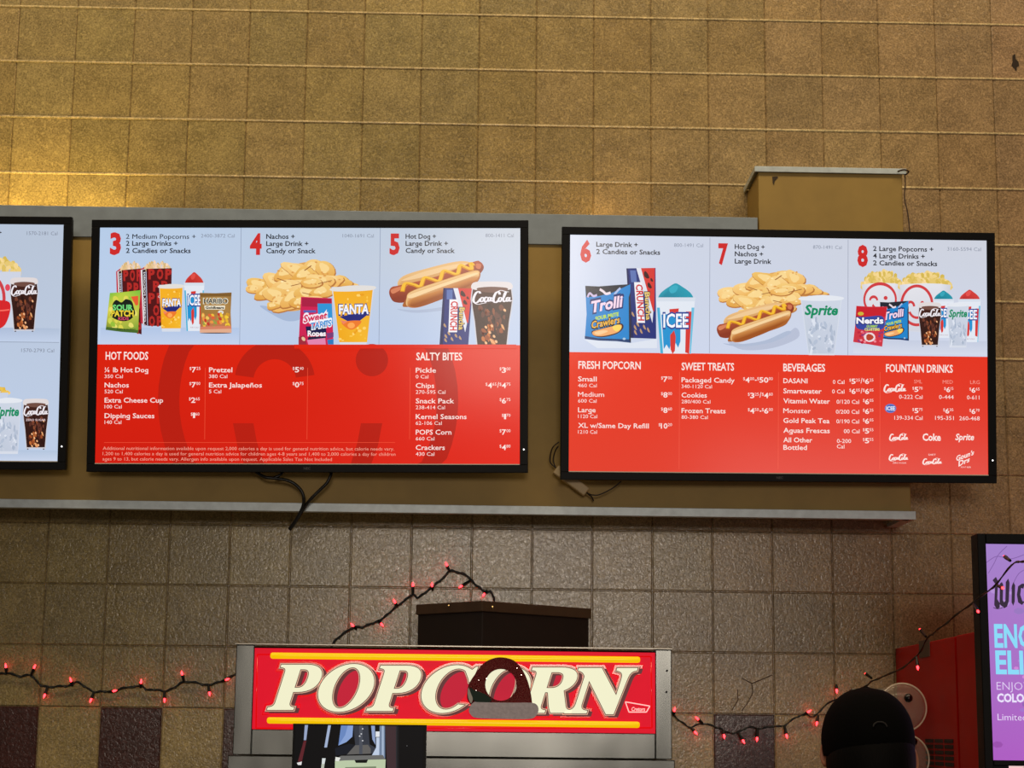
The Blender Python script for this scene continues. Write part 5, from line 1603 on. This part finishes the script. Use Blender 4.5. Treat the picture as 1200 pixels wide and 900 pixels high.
chest = chain(0, [((hx, yb0, 1.05), (.145, .10)), ((hx, yb0 - .01, 1.22), (.16, .11)), ((hx, yb0, 1.36), (.15, .10))])
nk = chain(chest, [((hx, yb0 + .005, 1.44), .06), ((hx, yb0 + .015, 1.50), .056), ((hx, yb0 + .02, hz - .03), (.066, .075)), ((hx, yb0 + .02, hz + .02), (.074, .09)), ((hx, yb0 + .015, hz + .075), (.055, .07))])
for s in (-1, 1):
    el = chain(chest, [((hx + s * .17, yb0, 1.36), .058), ((hx + s * .225, yb0 + .0, 1.22), .047), ((hx + s * .245, yb0 + .02, 1.06), .040), ((hx + s * .22, yb0 + .16, .98), .034), ((hx + s * .19, yb0 + .26, .95), .026), ((hx + s * .185, yb0 + .30, .945), (.030, .018))])
    for k, (dx, ln) in enumerate(((-.022, .062), (-.007, .074), (.008, .070), (.022, .055))):
        chain(el, [((hx + s * .185 + dx, yb0 + .34, .94), .0095), ((hx + s * .185 + dx * 1.1, yb0 + .34 + ln * .5, .932), .0085), ((hx + s * .185 + dx * 1.1, yb0 + .34 + ln, .915), .0075)])
    chain(el, [((hx + s * (.185 - .032), yb0 + .315, .94), .011), ((hx + s * (.185 - .05), yb0 + .345, .93), .0095)])
    chain(0, [((hx + s * .095, yb0, .84), .095), ((hx + s * .10, yb0 + .01, .50), .062), ((hx + s * .10, yb0 - .005, .32), .056), ((hx + s * .10, yb0 - .01, .10), .038), ((hx + s * .105, yb0 + .06, .045), (.042, .034)), ((hx + s * .11, yb0 + .15, .035), (.04, .026))])
person = skin_mesh('person', nodes, edges, M_SKIN, None, 2, base)
person.location = base
tag(person, 'person in a black cap seen from behind, facing the tiled wall', 'person')


def local(o_, parent): o_.parent = parent; return o_


def ellipsoid(cx, cy, cz, rx, ry, rz, seg=32, rings=20, z_lo=-1.0, z_hi=1.0, shape=None):
    b_ = MB(); vs, fs = [], []
    for r in range(rings + 1):
        t = z_lo + (z_hi - z_lo) * r / rings
        ph = math.asin(max(-1, min(1, t)))
        for k in range(seg):
            a = 2 * math.pi * k / seg
            x, y, z = math.cos(ph) * math.cos(a), math.cos(ph) * math.sin(a), math.sin(ph)
            if shape: x, y, z = shape(x, y, z)
            vs.append((cx + rx * x, cy + ry * y, cz + rz * z))
    for r in range(rings):
        for k in range(seg): fs.append((r * seg + k, r * seg + (k + 1) % seg, (r + 1) * seg + (k + 1) % seg, (r + 1) * seg + k))
    fs.append(tuple(range(seg - 1, -1, -1))); fs.append(tuple(rings * seg + k for k in range(seg)))
    b_.add(vs, fs); return b_


# face features (the face looks at the wall) joined to the head as small children
for s, (epx, epy) in ((-1, (967.5, 877)), (1, (1068.5, 886))):
    e_ = at(epx, epy, YPN + .03)
    b = MB()
    pr = []
    n = 20
    vs = []
    for rr, dy in ((1, 0), (.98, -.008), (.72, -.012), (.5, -.006)):
        for k in range(n):
            a = 2 * math.pi * k / n
            vs.append((e_.x - s * .002 + .010 * rr * math.cos(a) - s * dy * .6, YPN + .03 + dy + .004 * math.cos(a) * s, e_.z - .012 + .028 * rr * math.sin(a) * (1.0 if math.sin(a) > 0 else .92)))
    fs = [(a_ * n + k, a_ * n + (k + 1) % n, (a_ + 1) * n + (k + 1) % n, (a_ + 1) * n + k) for a_ in range(3) for k in range(n)] + [tuple(3 * n + k for k in range(n)), tuple(range(n - 1, -1, -1))]
    b.add(vs, fs); b.build('ear', M_SKIN, person, smooth=True)
b = MB(); fy = YPN + .02 + .098
b.tube([(hx, fy - .012, hz + .012), (hx, fy + .004, hz - .012), (hx, fy + .014, hz - .032), (hx, fy - .004, hz - .042)], [.007, .009, .013, .008], 12); b.build('nose', M_SKIN, person, smooth=True)
for s in (-1, 1):
    ellipsoid(hx + s * .031, fy - .012, hz + .008, .012, .010, .010, 16, 10).build('eye', mat('eye_white', (230, 226, 220), .2), person, smooth=True)
b = MB(); b.tube([(hx - .024, fy - .014, hz - .068), (hx, fy - .004, hz - .066), (hx + .024, fy - .014, hz - .068)], [.003, .0055, .003], 8); b.build('mouth', mat('lips', (170, 90, 80), .4), person, smooth=True)
# hair below the cap, covering the back of the head
hr = ellipsoid(hx + .002, YPN - .004, hz - .035, .0905, .100, .125, 36, 22, -.86, .6)
hr.build('hair', M_HAIR, person, smooth=True)
# cap: crown, closure opening at the back, peak towards the wall


def capshape(x, y, z): return (x * (1.0 if z < .25 else 1.0 + .05 * (z - .25)), y, z if z < 0 else z ** 1.0)


cap = ellipsoid(hx + .0, YPN + .012, zt - .108, .0945, .112, .108, 40, 22, -.30, 1.0, capshape)
capo = cap.build('cap', M_CAP, person, smooth=True)
b = MB(); vs, fs = [], []
n = 18
for k in range(n + 1):
    a = math.pi * k / n
    for rr, dz in ((.9, 0), (1.0, .0)):
        pass
for k in range(n + 1):
    t = -1 + 2 * k / n
    x = hx + .082 * t; yin = YPN + .012 + .112 * math.sqrt(max(0, 1 - (t * .86) ** 2)) * .94
    out_ = .075 * math.sqrt(max(0, 1 - t * t)) + .004
    zz = zt - .138 - .012 * t * t
    vs += [(x, yin - .01, zz), (x, yin + out_, zz - .012 + .006 * (1 - t * t)), (x, yin - .01, zz - .005), (x, yin + out_, zz - .017 + .006 * (1 - t * t))]
for k in range(n):
    a, c_ = 4 * k, 4 * (k + 1)
    fs += [(a, c_, c_ + 1, a + 1), (a + 2, a + 3, c_ + 3, c_ + 2), (a + 1, c_ + 1, c_ + 3, a + 3)]
b.add(vs, fs); b.build('peak', M_CAP, capo, smooth=True)
b = ellipsoid(hx, YPN + .014, zt - .0035, .008, .008, .005, 14, 8); b.build('button', M_CAP, capo, smooth=True)
# pale embroidered arch over the rear opening
b = MB(); pts = []
for k in range(13):
    a = math.pi * k / 12
    q_ = at(1030 + 8.0 * math.cos(a), 852 - 6.0 * math.sin(a), YPN - .085)
    # lay the mark on the crown's surface
    xx = (q_.x - hx) / .0945; zz = (q_.z - (zt - .108)) / .108
    yy = YPN + .012 - .112 * math.sqrt(max(.05, 1 - xx * xx - zz * zz)) - .0006
    pts.append((q_.x, yy, q_.z))
b.tube(pts, .0017, 6); b.build('rear_mark', mat('grey_stitching', (40, 36, 34), .8), capo, smooth=True)
# clothes
sh = [((hx, yb0, .90), (.162, .122)), ((hx, yb0, 1.05), (.158, .113)), ((hx, yb0 - .01, 1.22), (.173, .122)), ((hx, yb0, 1.36), (.160, .110)), ((hx, yb0 + .004, 1.425), (.068, .068))]
se = [(0, 1), (1, 2), (2, 3), (3, 4)]
for s in (-1, 1):
    i = len(sh); sh += [((hx + s * .17, yb0, 1.36), .068), ((hx + s * .225, yb0, 1.22), .058), ((hx + s * .238, yb0 + .01, 1.13), .055)]; se += [(3, i), (i, i + 1), (i + 1, i + 2)]
o = skin_mesh('shirt', sh, se, M_SHIRT, person, 2, base)
tr_ = [((hx, yb0, .93), (.16, .12))]; te = []
for s in (-1, 1):
    i = len(tr_); tr_ += [((hx + s * .095, yb0, .84), .105), ((hx + s * .10, yb0 + .01, .50), .074), ((hx + s * .10, yb0 - .005, .30), .068), ((hx + s * .10, yb0 - .01, .09), .058)]
    te += [(0, i), (i, i + 1), (i + 1, i + 2), (i + 2, i + 3)]
skin_mesh('trousers', tr_, te, M_TROU, person, 2, base)
for s in (-1, 1):
    skin_mesh('shoe', [((hx + s * .10, yb0 - .04, .045), (.045, .045)), ((hx + s * .105, yb0 + .06, .045), (.047, .045)), ((hx + s * .11, yb0 + .17, .035), (.045, .035))], [(0, 1), (1, 2)], M_SHOE, person, 2, base)
